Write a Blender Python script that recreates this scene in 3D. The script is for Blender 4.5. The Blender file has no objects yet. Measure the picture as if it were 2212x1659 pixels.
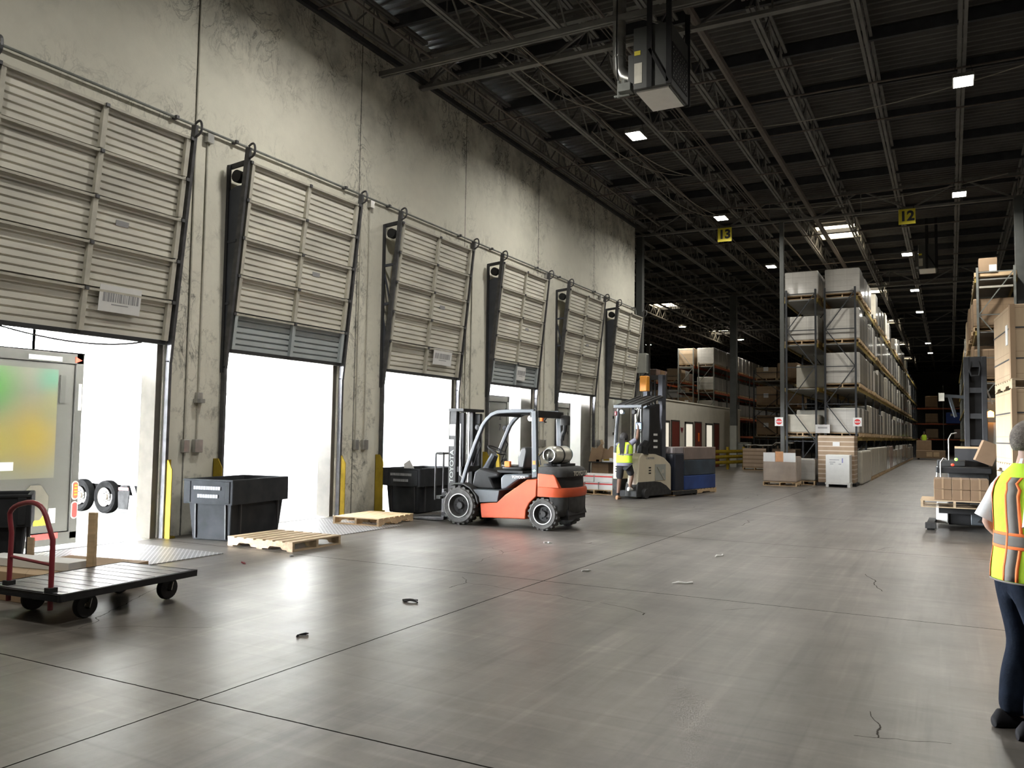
SKY, LAMP, EXPO = 250.0, 210.0, 0.12
import bpy, bmesh, math, random
from mathutils import Vector, Matrix
S = bpy.context.scene
COL = S.collection
rnd = random.Random(7)
PI = math.pi
R = math.radians

# ---------------------------------------------------------------- mesh helpers
class MB:
    def __init__(s):
        s.v = []; s.f = []
    def add(s, vs, fs):
        b = len(s.v)
        s.v += [tuple(v) for v in vs]
        s.f += [[b + i for i in f] for f in fs]
        return s
    def box(s, x0, x1, y0, y1, z0, z1):
        return s.add([(x0,y0,z0),(x1,y0,z0),(x1,y1,z0),(x0,y1,z0),(x0,y0,z1),(x1,y0,z1),(x1,y1,z1),(x0,y1,z1)],
                     [(0,3,2,1),(4,5,6,7),(0,1,5,4),(1,2,6,5),(2,3,7,6),(3,0,4,7)])
    def hexa(s, b, t):
        return s.add(list(b) + list(t), [(0,3,2,1),(4,5,6,7),(0,1,5,4),(1,2,6,5),(2,3,7,6),(3,0,4,7)])
    def bar(s, p0, p1, w, h, up=(0,0,1)):
        p0 = Vector(p0); p1 = Vector(p1); d = (p1 - p0).normalized(); u = Vector(up)
        if abs(d.dot(u)) > .98: u = Vector((0,1,0))
        a = d.cross(u).normalized(); c = a.cross(d).normalized()
        q = []
        for p in (p0, p1):
            q.append([p + a*i*w/2 + c*j*h/2 for i, j in ((-1,-1),(1,-1),(1,1),(-1,1))])
        return s.hexa(*q)
    def sweep(s, pts, rad, n=8, caps=True, sq=1.0):
        pts = [Vector(p) for p in pts]
        if not hasattr(rad, '__len__'): rad = [rad]*len(pts)
        prev = None; rings = []
        for i, p in enumerate(pts):
            d = (pts[min(i+1, len(pts)-1)] - pts[max(i-1, 0)])
            d = d.normalized() if d.length > 1e-9 else Vector((0,0,1))
            if prev is None:
                a = d.orthogonal().normalized() if abs(d.z) < .9 else Vector((1,0,0))
                a = (a - d*a.dot(d)).normalized()
            else:
                a = (prev - d*prev.dot(d)).normalized()
            prev = a; b = d.cross(a)
            rings.append([p + (a*math.cos(2*PI*k/n) + b*math.sin(2*PI*k/n)*sq)*rad[i] for k in range(n)])
        return s.loft(rings, caps)
    def loft(s, rings, caps=True, closed=True):
        n = len(rings[0]); vs = [p for r in rings for p in r]; fs = []
        for i in range(len(rings)-1):
            for k in range(n if closed else n-1):
                fs.append((i*n+k, i*n+(k+1) % n, (i+1)*n+(k+1) % n, (i+1)*n+k))
        if caps:
            fs.append(tuple(range(n))[::-1]); fs.append(tuple((len(rings)-1)*n+k for k in range(n)))
        return s.add(vs, fs)
    def cyl(s, p0, p1, r, n=14, r1=None):
        return s.sweep([p0, p1], [r, r if r1 is None else r1], n)
    def prism(s, poly, axis, a, b):
        def P(u, w, t): return {'x': (t,u,w), 'y': (u,t,w), 'z': (u,w,t)}[axis]
        n = len(poly)
        vs = [P(u,w,a) for u, w in poly] + [P(u,w,b) for u, w in poly]
        fs = [tuple(range(n)), tuple(range(2*n-1, n-1, -1))] + [(i, n+i, n+(i+1) % n, (i+1) % n) for i in range(n)]
        return s.add(vs, fs)
    def lathe(s, prof, c, axis='y', n=24, ring=False):
        c = Vector(c); rings = []
        if ring: prof = list(prof) + [prof[0]]
        for r, t in prof:
            ring = []
            for k in range(n):
                a = 2*PI*k/n; u = r*math.cos(a); w = r*math.sin(a)
                ring.append(c + Vector({'x': (t,u,w), 'y': (u,t,w), 'z': (u,w,t)}[axis]))
            rings.append(ring)
        return s.loft(rings, not ring)
    def sphere(s, c, rx, ry, rz, n=16, m=10, keep=None):
        rings = []; c = Vector(c)
        for i in range(m+1):
            t = PI*i/m
            rings.append([c + Vector((rx*math.sin(t)*math.cos(2*PI*k/n), ry*math.sin(t)*math.sin(2*PI*k/n), rz*math.cos(t))) for k in range(n)])
        vs = [p for r in rings for p in r]; fs = []
        for i in range(m):
            for k in range(n):
                f = (i*n+k, (i+1)*n+k, (i+1)*n+(k+1) % n, i*n+(k+1) % n)
                if keep is None or keep(sum((vs[j] for j in f), Vector())/4 - c): fs.append(f)
        return s.add(vs, fs)
    def xf(s, M):
        s.v = [tuple(M @ Vector(v)) for v in s.v]; return s
    def mesh(s, name, m, smooth=False, angle=40):
        me = bpy.data.meshes.new(name)
        bm = bmesh.new()
        vv = [bm.verts.new(v) for v in s.v]
        for f in s.f:
            try: bm.faces.new([vv[i] for i in f])
            except ValueError: pass
        bmesh.ops.remove_doubles(bm, verts=bm.verts, dist=1e-5)
        bmesh.ops.recalc_face_normals(bm, faces=bm.faces)
        loose = [v for v in bm.verts if not v.link_faces]
        if loose: bmesh.ops.delete(bm, geom=loose, context='VERTS')
        if smooth:
            for f in bm.faces: f.smooth = True
            for e in bm.edges:
                if len(e.link_faces) == 2 and e.calc_face_angle(0) > R(angle): e.smooth = False
        bm.to_mesh(me); bm.free()
        me.materials.append(m)
        return me
    def build(s, name, m, parent=None, bevel=0, smooth=False, angle=40, seg=2):
        me = s.mesh(name, m, smooth or bevel > 0, angle)
        o = bpy.data.objects.new(name, me); COL.objects.link(o)
        if parent is not None: o.parent = parent
        if bevel:
            b = o.modifiers.new('edge', 'BEVEL'); b.width = bevel; b.segments = seg; b.limit_method = 'ANGLE'; b.angle_limit = R(35)
        return o

def tag(o, label=None, cat=None, group=None, kind=None):
    for k, v in (('label', label), ('category', cat), ('group', group), ('kind', kind)):
        if v: o[k] = v
    return o
def thing(name, label, cat, loc=(0,0,0), rz=0, group=None, kind=None):
    o = bpy.data.objects.new(name, None); COL.objects.link(o)
    o.location = loc; o.rotation_euler = (0, 0, rz); o.empty_display_size = .1
    return tag(o, label, cat, group, kind)
def inst(name, me, parent=None, loc=(0,0,0)):
    o = bpy.data.objects.new(name, me); COL.objects.link(o); o.location = loc
    if parent is not None: o.parent = parent
    return o
def struct(mb, name, m, **k):
    return tag(mb.build(name, m, **k), kind='structure')
def copy_tree(o, parent=None):
    c = o.copy(); COL.objects.link(c)
    if parent is not None: c.parent = parent
    for ch in list(o.children): copy_tree(ch, c)
    return c
def text(name, s, size, m, parent, loc, rot=(PI/2,0,0), ext=.002, align='CENTER', sx=1.0, bold=.018):
    cu = bpy.data.curves.new(name, 'FONT'); cu.body = s; cu.size = size; cu.extrude = ext; cu.offset = bold*size
    cu.align_x = align; cu.align_y = 'CENTER'
    t = bpy.data.objects.new(name, cu); COL.objects.link(t)
    dg = bpy.context.evaluated_depsgraph_get(); dg.update()
    me = bpy.data.meshes.new_from_object(t.evaluated_get(dg))
    bpy.data.objects.remove(t)
    me.materials.clear(); me.materials.append(m)
    o = bpy.data.objects.new(name, me); COL.objects.link(o)
    o.location = loc; o.rotation_euler = rot; o.scale = (sx, 1, 1)
    if parent is not None: o.parent = parent
    return o
def curve(a, b, c, n=8):
    a, b, c = Vector(a), Vector(b), Vector(c)
    return [a*(1-t)**2 + b*2*t*(1-t) + c*t*t for t in [i/n for i in range(n+1)]]
ORD = 'first second third fourth fifth sixth seventh eighth ninth tenth eleventh twelfth thirteenth fourteenth fifteenth sixteenth seventeenth eighteenth nineteenth twentieth'.split()
def nth(i):
    if i < 20: return ORD[i]
    t = {2: 'twenty', 3: 'thirty', 4: 'forty', 5: 'fifty'}
    k = i + 1
    return ({20:'twentieth',30:'thirtieth',40:'fortieth',50:'fiftieth'}[k] if k % 10 == 0 else t[k//10] + '-' + ORD[k % 10 - 1])

# ---------------------------------------------------------------- materials
def mat(name, col, rough=.6, metal=0.0, var=.12, scale=6.0, bump=0.0, bscale=40.0, lines=(), emit=0, spec=.5, coat=0, stretch=None, alpha=1):
    m = bpy.data.materials.new(name); m.use_nodes = True
    nt = m.node_tree; N = nt.nodes; L = nt.links
    b = N['Principled BSDF']
    b.inputs['Roughness'].default_value = rough; b.inputs['Metallic'].default_value = metal
    b.inputs['Specular IOR Level'].default_value = spec
    b.inputs['Coat Weight'].default_value = coat
    b.inputs['Coat Roughness'].default_value = .12
    tc = N.new('ShaderNodeTexCoord')
    src = tc.outputs['Object']
    if stretch:
        mp = N.new('ShaderNodeMapping'); mp.inputs['Scale'].default_value = stretch
        L.new(src, mp.inputs['Vector']); nsrc = mp.outputs['Vector']
    else: nsrc = src
    c4 = (*col, 1)
    if var > 0:
        nz = N.new('ShaderNodeTexNoise'); nz.inputs['Scale'].default_value = scale; nz.inputs['Detail'].default_value = 5
        L.new(nsrc, nz.inputs['Vector'])
        mr = N.new('ShaderNodeMapRange'); mr.inputs['From Min'].default_value = .3; mr.inputs['From Max'].default_value = .7
        mr.inputs['To Min'].default_value = 1-var; mr.inputs['To Max'].default_value = 1+var
        L.new(nz.outputs['Fac'], mr.inputs['Value'])
        vm = N.new('ShaderNodeVectorMath'); vm.operation = 'SCALE'; vm.inputs[0].default_value = col
        L.new(mr.outputs[0], vm.inputs['Scale']); cout = vm.outputs[0]
    else:
        rgb = N.new('ShaderNodeRGB'); rgb.outputs[0].default_value = c4; cout = rgb.outputs[0]
    if lines:
        sp = N.new('ShaderNodeSeparateXYZ'); L.new(src, sp.inputs[0])
        for ax, per, w, lc in lines:
            ad = N.new('ShaderNodeMath'); ad.operation = 'ADD'; ad.inputs[1].default_value = 100.0
            if ax == 'XY':
                a2 = N.new('ShaderNodeMath'); a2.operation = 'ADD'; L.new(sp.outputs[0], a2.inputs[0]); L.new(sp.outputs[1], a2.inputs[1]); L.new(a2.outputs[0], ad.inputs[0])
            else: L.new(sp.outputs['XYZ'.index(ax)], ad.inputs[0])
            md = N.new('ShaderNodeMath'); md.operation = 'MODULO'; md.inputs[1].default_value = per; L.new(ad.outputs[0], md.inputs[0])
            lt = N.new('ShaderNodeMath'); lt.operation = 'LESS_THAN'; lt.inputs[1].default_value = w; L.new(md.outputs[0], lt.inputs[0])
            mx = N.new('ShaderNodeMix'); mx.data_type = 'RGBA'; L.new(lt.outputs[0], mx.inputs['Factor'])
            L.new(cout, mx.inputs['A']); mx.inputs['B'].default_value = (*lc, 1); cout = mx.outputs['Result']
    L.new(cout, b.inputs['Base Color'])
    if bump > 0:
        n2 = N.new('ShaderNodeTexNoise'); n2.inputs['Scale'].default_value = bscale; n2.inputs['Detail'].default_value = 4
        L.new(nsrc, n2.inputs['Vector'])
        bp = N.new('ShaderNodeBump'); bp.inputs['Strength'].default_value = bump; bp.inputs['Distance'].default_value = .02
        L.new(n2.outputs['Fac'], bp.inputs['Height']); L.new(bp.outputs[0], b.inputs['Normal'])
    if emit:
        b.inputs['Emission Color'].default_value = c4; b.inputs['Emission Strength'].default_value = emit
    if alpha < 1: b.inputs['Alpha'].default_value = alpha
    return m

WALLX = -10.25
DOORS = [(5.50,8.30),(9.47,12.22),(13.62,16.42),(17.95,20.55),(22.05,24.80),(26.05,28.55)]   # near and far edge of each dock opening
DZ = 2.98                                                                                      # opening height
ENDY = 28.85
CEIL = 10.25

def floor_mat():
    m = bpy.data.materials.new('sealed_concrete'); m.use_nodes = True
    nt = m.node_tree; N = nt.nodes; L = nt.links; b = N['Principled BSDF']
    tc = N.new('ShaderNodeTexCoord'); P = tc.outputs['Object']
    def noise(sc, det=6, st=None, rough=.6, rot=0):
        v = P
        if st or rot:
            mp = N.new('ShaderNodeMapping'); mp.inputs['Scale'].default_value = st or (1,1,1); mp.inputs['Rotation'].default_value = (0,0,rot)
            L.new(P, mp.inputs['Vector']); v = mp.outputs['Vector']
        n = N.new('ShaderNodeTexNoise'); n.inputs['Scale'].default_value = sc; n.inputs['Detail'].default_value = det; n.inputs['Roughness'].default_value = rough
        L.new(v, n.inputs['Vector']); return n.outputs['Fac']
    def rng(v, a, b_, c, d):
        r = N.new('ShaderNodeMapRange'); r.inputs['From Min'].default_value = a; r.inputs['From Max'].default_value = b_
        r.inputs['To Min'].default_value = c; r.inputs['To Max'].default_value = d; L.new(v, r.inputs['Value']); return r.outputs[0]
    def op(o, a, b_=None):
        n = N.new('ShaderNodeMath'); n.operation = o
        for i, q in enumerate((a, b_)):
            if q is None: continue
            if isinstance(q, (int, float)): n.inputs[i].default_value = q
            else: L.new(q, n.inputs[i])
        return n.outputs[0]
    big = rng(noise(.55, 5), .30, .70, .78, 1.20)
    mid = rng(noise(3.2, 8, None, .7), .30, .70, .80, 1.18)
    st1 = rng(noise(1.0, 6, (2.6,.22,1), .65, .12), .36, .66, .78, 1.14)
    st2 = rng(noise(1.0, 6, (.3,2.4,1), .65, -.5), .36, .66, .84, 1.12)
    k = op('MULTIPLY', op('MULTIPLY', big, mid), op('MULTIPLY', st1, st2))
    # wear blotches, a bit darker, with edges of their own
    bl = rng(noise(2.6, 2, (1.4,.6,1), .4, .8), .62, .72, 1, .88)
    k = op('MULTIPLY', k, bl)
    for rot_, st_ in ((.16, (9,.35,1)), (-.42, (7,.3,1)), (-.75, (.35,8,1))):
        k = op('MULTIPLY', k, rng(noise(1.1, 3, st_, .5, rot_), .58, .70, 1, 1.26))
        k = op('MULTIPLY', k, rng(noise(1.3, 3, st_, .5, rot_+.2), .60, .72, 1, .74))
    sp = N.new('ShaderNodeSeparateXYZ'); L.new(P, sp.inputs[0])
    wob = op('MULTIPLY', op('SUBTRACT', noise(6, 3), .5), .012)
    def joint(ax, off, per):
        t = op('ADD', op('ADD', sp.outputs[ax], wob), off)
        return op('LESS_THAN', op('ABSOLUTE', op('SUBTRACT', op('MODULO', t, per), per/2)), .0065)
    jy = joint(1, 46.8 - 3.545 + 2.34, 4.68)
    jx = op('LESS_THAN', op('ABSOLUTE', op('ADD', op('ADD', sp.outputs[0], wob), 3.95)), .0065)
    jx2 = op('LESS_THAN', op('ABSOLUTE', op('ADD', op('ADD', sp.outputs[0], wob), -4.3)), .0065)
    j = op('MAXIMUM', op('MAXIMUM', jx, jy), jx2)
    # hairline cracks
    w = N.new('ShaderNodeTexVoronoi'); w.feature = 'DISTANCE_TO_EDGE'; w.inputs['Scale'].default_value = .33
    nv = N.new('ShaderNodeTexNoise'); nv.inputs['Scale'].default_value = 1.7; nv.inputs['Detail'].default_value = 5; nv.inputs['Roughness'].default_value = .42; L.new(P, nv.inputs['Vector'])
    vm = N.new('ShaderNodeVectorMath'); vm.operation = 'MULTIPLY_ADD'; L.new(nv.outputs['Color'], vm.inputs[0]); vm.inputs[1].default_value = (.42,.42,0); L.new(P, vm.inputs[2])
    L.new(vm.outputs[0], w.inputs['Vector'])
    cr = op('MULTIPLY', rng(w.outputs['Distance'], .0004, .0016, 1, 0), op('GREATER_THAN', noise(.35, 2), .56))
    dark = op('MAXIMUM', op('MULTIPLY', j, .86), op('MULTIPLY', cr, .5))
    k = op('MULTIPLY', k, op('SUBTRACT', 1, dark))
    cm = N.new('ShaderNodeVectorMath'); cm.operation = 'SCALE'; cm.inputs[0].default_value = (.120, .109, .097)
    L.new(k, cm.inputs['Scale']); L.new(cm.outputs[0], b.inputs['Base Color'])
    ro = op('ADD', op('ADD', rng(noise(1.3, 5, None, .55), .2, .8, .31, .37), rng(noise(1.6, 5, (2.6,.3,1), .6, .12), .2, .8, 0, .05)), op('MULTIPLY', dark, .8))
    L.new(ro, b.inputs['Roughness'])
    L.new(op('MULTIPLY', rng(dark, 0, .5, 1.0, 0.0), op('MULTIPLY', rng(noise(2.4, 8, None, .72), .3, .7, .62, 1.12), rng(noise(1.0, 5, (3,.35,1), .6, .5), .3, .7, .8, 1.08))), b.inputs['Specular IOR Level'])
    bp = N.new('ShaderNodeBump'); bp.inputs['Strength'].default_value = .07; bp.inputs['Distance'].default_value = .01
    L.new(op('SUBTRACT', op('ADD', noise(5, 3, None, .5), op('MULTIPLY', noise(30, 2), .06)), 0.0), bp.inputs['Height'])
    L.new(bp.outputs[0], b.inputs['Normal'])
    return m

def wall_mat():
    m = bpy.data.materials.new('painted_tilt_up_concrete'); m.use_nodes = True
    nt = m.node_tree; N = nt.nodes; L = nt.links; b = N['Principled BSDF']
    tc = N.new('ShaderNodeTexCoord'); P = tc.outputs['Object']
    sp = N.new('ShaderNodeSeparateXYZ'); L.new(P, sp.inputs[0])
    def noise(sc, det=6, rough=.6, st=None, dist=0):
        v = P
        if st:
            mp = N.new('ShaderNodeMapping'); mp.inputs['Scale'].default_value = st; L.new(P, mp.inputs['Vector']); v = mp.outputs[0]
        n = N.new('ShaderNodeTexNoise'); n.inputs['Scale'].default_value = sc; n.inputs['Detail'].default_value = det; n.inputs['Roughness'].default_value = rough
        n.inputs['Distortion'].default_value = dist
        L.new(v, n.inputs['Vector']); return n.outputs['Fac']
    def rng(v, a, b_, c, d):
        r = N.new('ShaderNodeMapRange'); r.inputs['From Min'].default_value = a; r.inputs['From Max'].default_value = b_
        r.inputs['To Min'].default_value = c; r.inputs['To Max'].default_value = d; L.new(v, r.inputs['Value']); return r.outputs[0]
    def op(o, a, b_=None):
        n = N.new('ShaderNodeMath'); n.operation = o
        for i, q in enumerate((a, b_)):
            if q is None: continue
            if isinstance(q, (int, float)): n.inputs[i].default_value = q
            else: L.new(q, n.inputs[i])
        return n.outputs[0]
    Y, Z = sp.outputs[1], sp.outputs[2]
    base = op('MULTIPLY', rng(noise(.6, 4), .3, .7, .95, 1.05), rng(noise(5, 6), .3, .7, .97, 1.03))
    # cobweb strands hanging under the roof and around the joints, dirt streaks on the piers
    strand = rng(op('ABSOLUTE', op('SUBTRACT', noise(1.9, 7, .62, (1,1,.8), 1.6), .5)), 0, .028, 1, 0)
    strand2 = rng(op('ABSOLUTE', op('SUBTRACT', noise(4.2, 6, .6, (1,1,.6), 1.0), .5)), 0, .03, 1, 0)
    patch = rng(noise(.75, 4, .6), .42, .54, 0, 1)
    top = rng(op('ADD', Z, op('MULTIPLY', noise(.5, 4), 2.4)), 8.3, 9.9, 0, 1)
    dist = None
    for yj in (4.6, 8.72, 12.72, 16.75, 20.75, 24.9):
        d = op('ABSOLUTE', op('SUBTRACT', Y, yj)); dist = d if dist is None else op('MINIMUM', dist, d)
    nearj = op('MULTIPLY', rng(dist, .05, .6, 1, 0), .9)
    pipe = op('MULTIPLY', rng(op('ABSOLUTE', op('SUBTRACT', Z, 6.25)), .02, .55, .75, 0), rng(noise(1.1, 3), .42, .6, 0, 1))
    web = op('MULTIPLY', op('MAXIMUM', strand, op('MULTIPLY', strand2, .4)), op('MINIMUM', op('MAXIMUM', op('MULTIPLY', top, patch), op('MAXIMUM', op('MULTIPLY', nearj, patch), pipe)), 1))
    soot = op('MULTIPLY', rng(noise(1.3, 6, .65), .40, .72, 0, .60), top)
    pier = op('MULTIPLY', rng(noise(3.0, 7, .72), .54, .68, 0, .5), rng(Z, 6.0, 3.0, 0, 1))
    low = op('MULTIPLY', rng(noise(2.5, 6, .7), .35, .7, 0, .5), rng(Z, 1.1, .1, 0, 1))
    seam = op('MULTIPLY', op('LESS_THAN', op('ADD', dist, op('MULTIPLY', op('SUBTRACT', noise(12, 3), .5), .02)), .014), .7)
    dark = op('MINIMUM', op('ADD', op('ADD', op('MULTIPLY', web, .66), soot), op('ADD', op('ADD', pier, low), seam)), .85)
    k = op('MULTIPLY', base, op('SUBTRACT', 1, dark))
    cm = N.new('ShaderNodeVectorMath'); cm.operation = 'SCALE'; cm.inputs[0].default_value = (.68, .66, .57)
    L.new(k, cm.inputs['Scale']); L.new(cm.outputs[0], b.inputs['Base Color'])
    b.inputs['Roughness'].default_value = .8
    bp = N.new('ShaderNodeBump'); bp.inputs['Strength'].default_value = .15; bp.inputs['Distance'].default_value = .02
    L.new(noise(18, 4), bp.inputs['Height']); L.new(bp.outputs[0], b.inputs['Normal'])
    return m

M = {}
M['floor'] = floor_mat(); M['wall'] = wall_mat()
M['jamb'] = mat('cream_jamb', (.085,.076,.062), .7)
M['shell'] = mat('grey_shell', (.30,.29,.27), .85)
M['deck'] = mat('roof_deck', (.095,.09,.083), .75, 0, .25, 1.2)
M['steel'] = mat('joist_steel', (.16,.155,.145), .65, 0, .2, 3)
M['darksteel'] = mat('dark_steel', (.03,.031,.034), .6, 0, .25, 5)
M['track'] = mat('track_steel', (.09,.09,.095), .5, .5, .3, 8)
M['wedge'] = mat('blue_grey_plate', (.055,.06,.075), .6, 0, .2, 3)
M['door'] = mat('cream_door_steel', (.68,.66,.585), .5, 0, .17, 1.6, stretch=(1,.6,2.2))
M['doorblue'] = mat('blue_grey_door_steel', (.40,.44,.45), .5, 0, .08, 3)
M['strut'] = mat('galvanised_strut', (.52,.50,.43), .5, .2, .15, 6)
M['galv'] = mat('galvanised_metal', (.5,.5,.48), .35, .8, .2, 5)
M['rubber'] = mat('black_rubber', (.02,.02,.021), .75, 0, .2, 12)
M['tyre_dusty'] = mat('dusty_black_tyre', (.005,.005,.005), 1, 0, .3, 10, .4, 60, spec=0)
M['dusty_black'] = mat('dusty_black_metal', (.012,.012,.012), 1, 0, .3, 6, spec=0)
M['tyre'] = mat('worn_tyre', (.045,.043,.04), .8, 0, .3, 10, .4, 60)
M['white'] = mat('white_paint', (.78,.78,.76), .5, 0, .04)
M['paper'] = mat('white_paper', (.72,.72,.71), .6, 0, .03)
M['ink'] = mat('black_ink', (.03,.03,.035), .6, 0, 0)
M['greyink'] = mat('grey_ink', (.30,.30,.31), .6, 0, 0)
M['yellow'] = mat('safety_yellow', (.33,.235,.022), .7, 0, .2, 6, spec=.2)
M['signyellow'] = mat('sign_yellow', (.80,.68,.05), .5, 0, .05)
M['lime'] = mat('lime_vest', (.56,.86,.05), .8, 0, .08, 10, .25, 14)
M['orangetape'] = mat('orange_tape', (.95,.20,.03), .7, 0, .04)
M['greytape'] = mat('reflective_grey', (.20,.188,.175), .8, 0, .06)
M['orange'] = mat('forklift_orange', (.46,.072,.024), .5, 0, .10, 4, spec=.3)
M['fgrey'] = mat('forklift_grey', (.062,.070,.079), .5, 0, .1, 5, spec=.4)
M['fdark'] = mat('forklift_dark', (.038,.038,.038), .7, 0, .3, 9, spec=.25)
M['fblack'] = mat('black_steel', (.018,.018,.019), .6, 0, .2, 6, spec=.25)
M['chrome'] = mat('chrome', (.7,.7,.7), .2, 1, 0)
M['tank'] = mat('aluminium_tank', (.55,.54,.48), .35, .6, .12, 5)
M['seat'] = mat('black_vinyl', (.03,.03,.03), .45, 0, .1)
M['cardshade'] = mat('deep_brown_cardboard', (.20,.13,.078), .85, 0, .1, 3)
M['container'] = mat('container_grey', (.13,.127,.115), .6, 0, .08, 2)
M['wood'] = mat('pale_pallet_wood', (.58,.42,.25), .75, 0, .18, 3, .1, 30, stretch=(1,8,8))
M['wood2'] = mat('weathered_pallet_wood', (.42,.32,.21), .8, 0, .2, 3, .1, 30, stretch=(1,8,8))
M['bin'] = mat('charcoal_plastic', (.026,.028,.031), .85, 0, .25, 4, spec=.15)
M['binin'] = mat('dark_plastic', (.035,.035,.038), .6)
M['plate'] = mat('diamond_plate', (.30,.30,.31), .38, .6, .15, 4, lines=(('XY', .07, .022, (.52,.52,.53)),))
M['card'] = mat('brown_cardboard', (.30,.205,.125), .8, 0, .08, 3)
M['cardpale'] = mat('pale_cardboard', (.40,.295,.19), .8, 0, .07, 3, lines=(('Z', .30, .006, (.24,.16,.10)), ('XY', .38, .006, (.26,.18,.11))))
M['carddark'] = mat('dark_cardboard', (.30,.205,.125), .8, 0, .1, 3, lines=(('Z', .28, .006, (.12,.08,.05)), ('XY', .42, .006, (.15,.10,.06))))
M['wrap'] = mat('wrapped_white_cartons', (.55,.53,.49), .30, 0, .08, 3, .6, 6, lines=(('Z', .21, .007, (.36,.34,.31)), ('XY', .46, .008, (.38,.36,.33))), coat=1)
M['wrapgrey'] = mat('wrapped_grey_cartons', (.42,.41,.39), .42, 0, .12, 3, .4, 7, lines=(('Z', .27, .007, (.28,.27,.25)),), coat=1)
M['wrapcream'] = mat('wrapped_cream_sacks', (.58,.55,.47), .5, 0, .1, 4, .4, 6, coat=.3)
M['wrapbrown'] = mat('wrapped_brown_goods', (.40,.325,.27), .5, 0, .15, 2.5, .3, 6, coat=.4)
M['wrappink'] = mat('wrapped_pinkish_goods', (.42,.31,.27), .5, 0, .15, 2.5, .3, 6, coat=.4)
M['upright'] = mat('rack_upright', (.03,.033,.038), .6, 0, .2, 6)
M['uprightgrey'] = mat('grey_rack_upright', (.19,.20,.185), .6, 0, .2, 6)
M['beam'] = mat('yellow_rack_beam', (.32,.235,.06), .5, 0, .2, 4)
M['beamorange'] = mat('orange_rack_beam', (.50,.11,.035), .55, 0, .2, 4)
M['rackdeck'] = mat('rack_decking', (.26,.255,.24), .6, .2, .12, 3, lines=(('Y', .16, .03, (.14,.14,.13)),))
M['office'] = mat('office_wall', (.62,.59,.51), .8, 0, .05, 2)
M['reddoor'] = mat('dark_red_door', (.16,.03,.022), .5, 0, .1)
M['winframe'] = mat('dark_frame', (.06,.06,.055), .5)
M['column'] = mat('column_grey', (.075,.079,.075), .6, 0, .15, 3)
M['columnpale'] = mat('column_pale', (.33,.34,.31), .6, 0, .1, 3)
M['heater'] = mat('heater_grey', (.065,.068,.065), .5, 0, .1, 2)
M['louver'] = mat('pale_louver', (.86,.85,.82), .5, 0, .03)
M['blue'] = mat('blue_plastic', (.02,.08,.42), .5)
M['skin'] = mat('skin', (.52,.33,.25), .55, 0, .05)
M['skindark'] = mat('brown_skin', (.16,.085,.055), .5, 0, .05)
M['hairgrey'] = mat('greying_hair', (.16,.14,.125), .8, 0, .3, 60, .5, 120)
M['hairblack'] = mat('black_hair', (.014,.012,.012), .7, 0, .2, 40, .4, 90)
M['shirt'] = mat('white_shirt', (.70,.71,.74), .85, 0, .04, 8, .15, 20)
M['shirtgrey'] = mat('grey_purple_shirt', (.17,.17,.22), .85, 0, .06)
M['jeans'] = mat('dark_jeans', (.010,.015,.027), .95, 0, .35, 9, .3, 20, spec=.1)
M['shorts'] = mat('black_shorts', (.015,.015,.018), .85)
M['shoe'] = mat('dark_shoe', (.008,.008,.011), .8, spec=.2)
M['tan'] = mat('tan_shoe', (.42,.26,.15), .7)
M['crown'] = mat('cream_truck_paint', (.62,.56,.43), .4, 0, .05, 3)
M['redcart'] = mat('dark_red_tube', (.20,.02,.03), .4, 0, .1)
M['cartdeck'] = mat('worn_grey_deck', (.20,.20,.21), .3, .2, .35, 6, .25, 20, stretch=(1,6,1))
M['red'] = mat('red_paint', (.62,.03,.03), .5, 0, .05)
M['trailer'] = mat('trailer_grey', (.05,.0485,.045), .5, 0, .08, 2)
M['trailerframe'] = mat('trailer_frame', (.04,.039,.037), .5, .2, .1, 3)
M['ground'] = mat('yard_asphalt', (.15,.145,.135), .9, 0, .08, .6)
M['amber'] = mat('amber_lamp', (1,.32,.03), .4, 0, 0, emit=30)
M['redlamp'] = mat('red_lamp', (1,.06,.03), .4, 0, 0, emit=1.2)
M['led'] = mat('led_panel', (1,.97,.86), .4, 0, 0, emit=30)
M['skylight'] = mat('skylight_panel', (1,.86,.62), .5, 0, 0, emit=9)
M['screen'] = mat('blue_screen', (.25,.55,1), .4, 0, 0, emit=1.3)
M['officelit'] = mat('lit_office_window', (1,.93,.78), .5, 0, 0, emit=.55)
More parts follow.
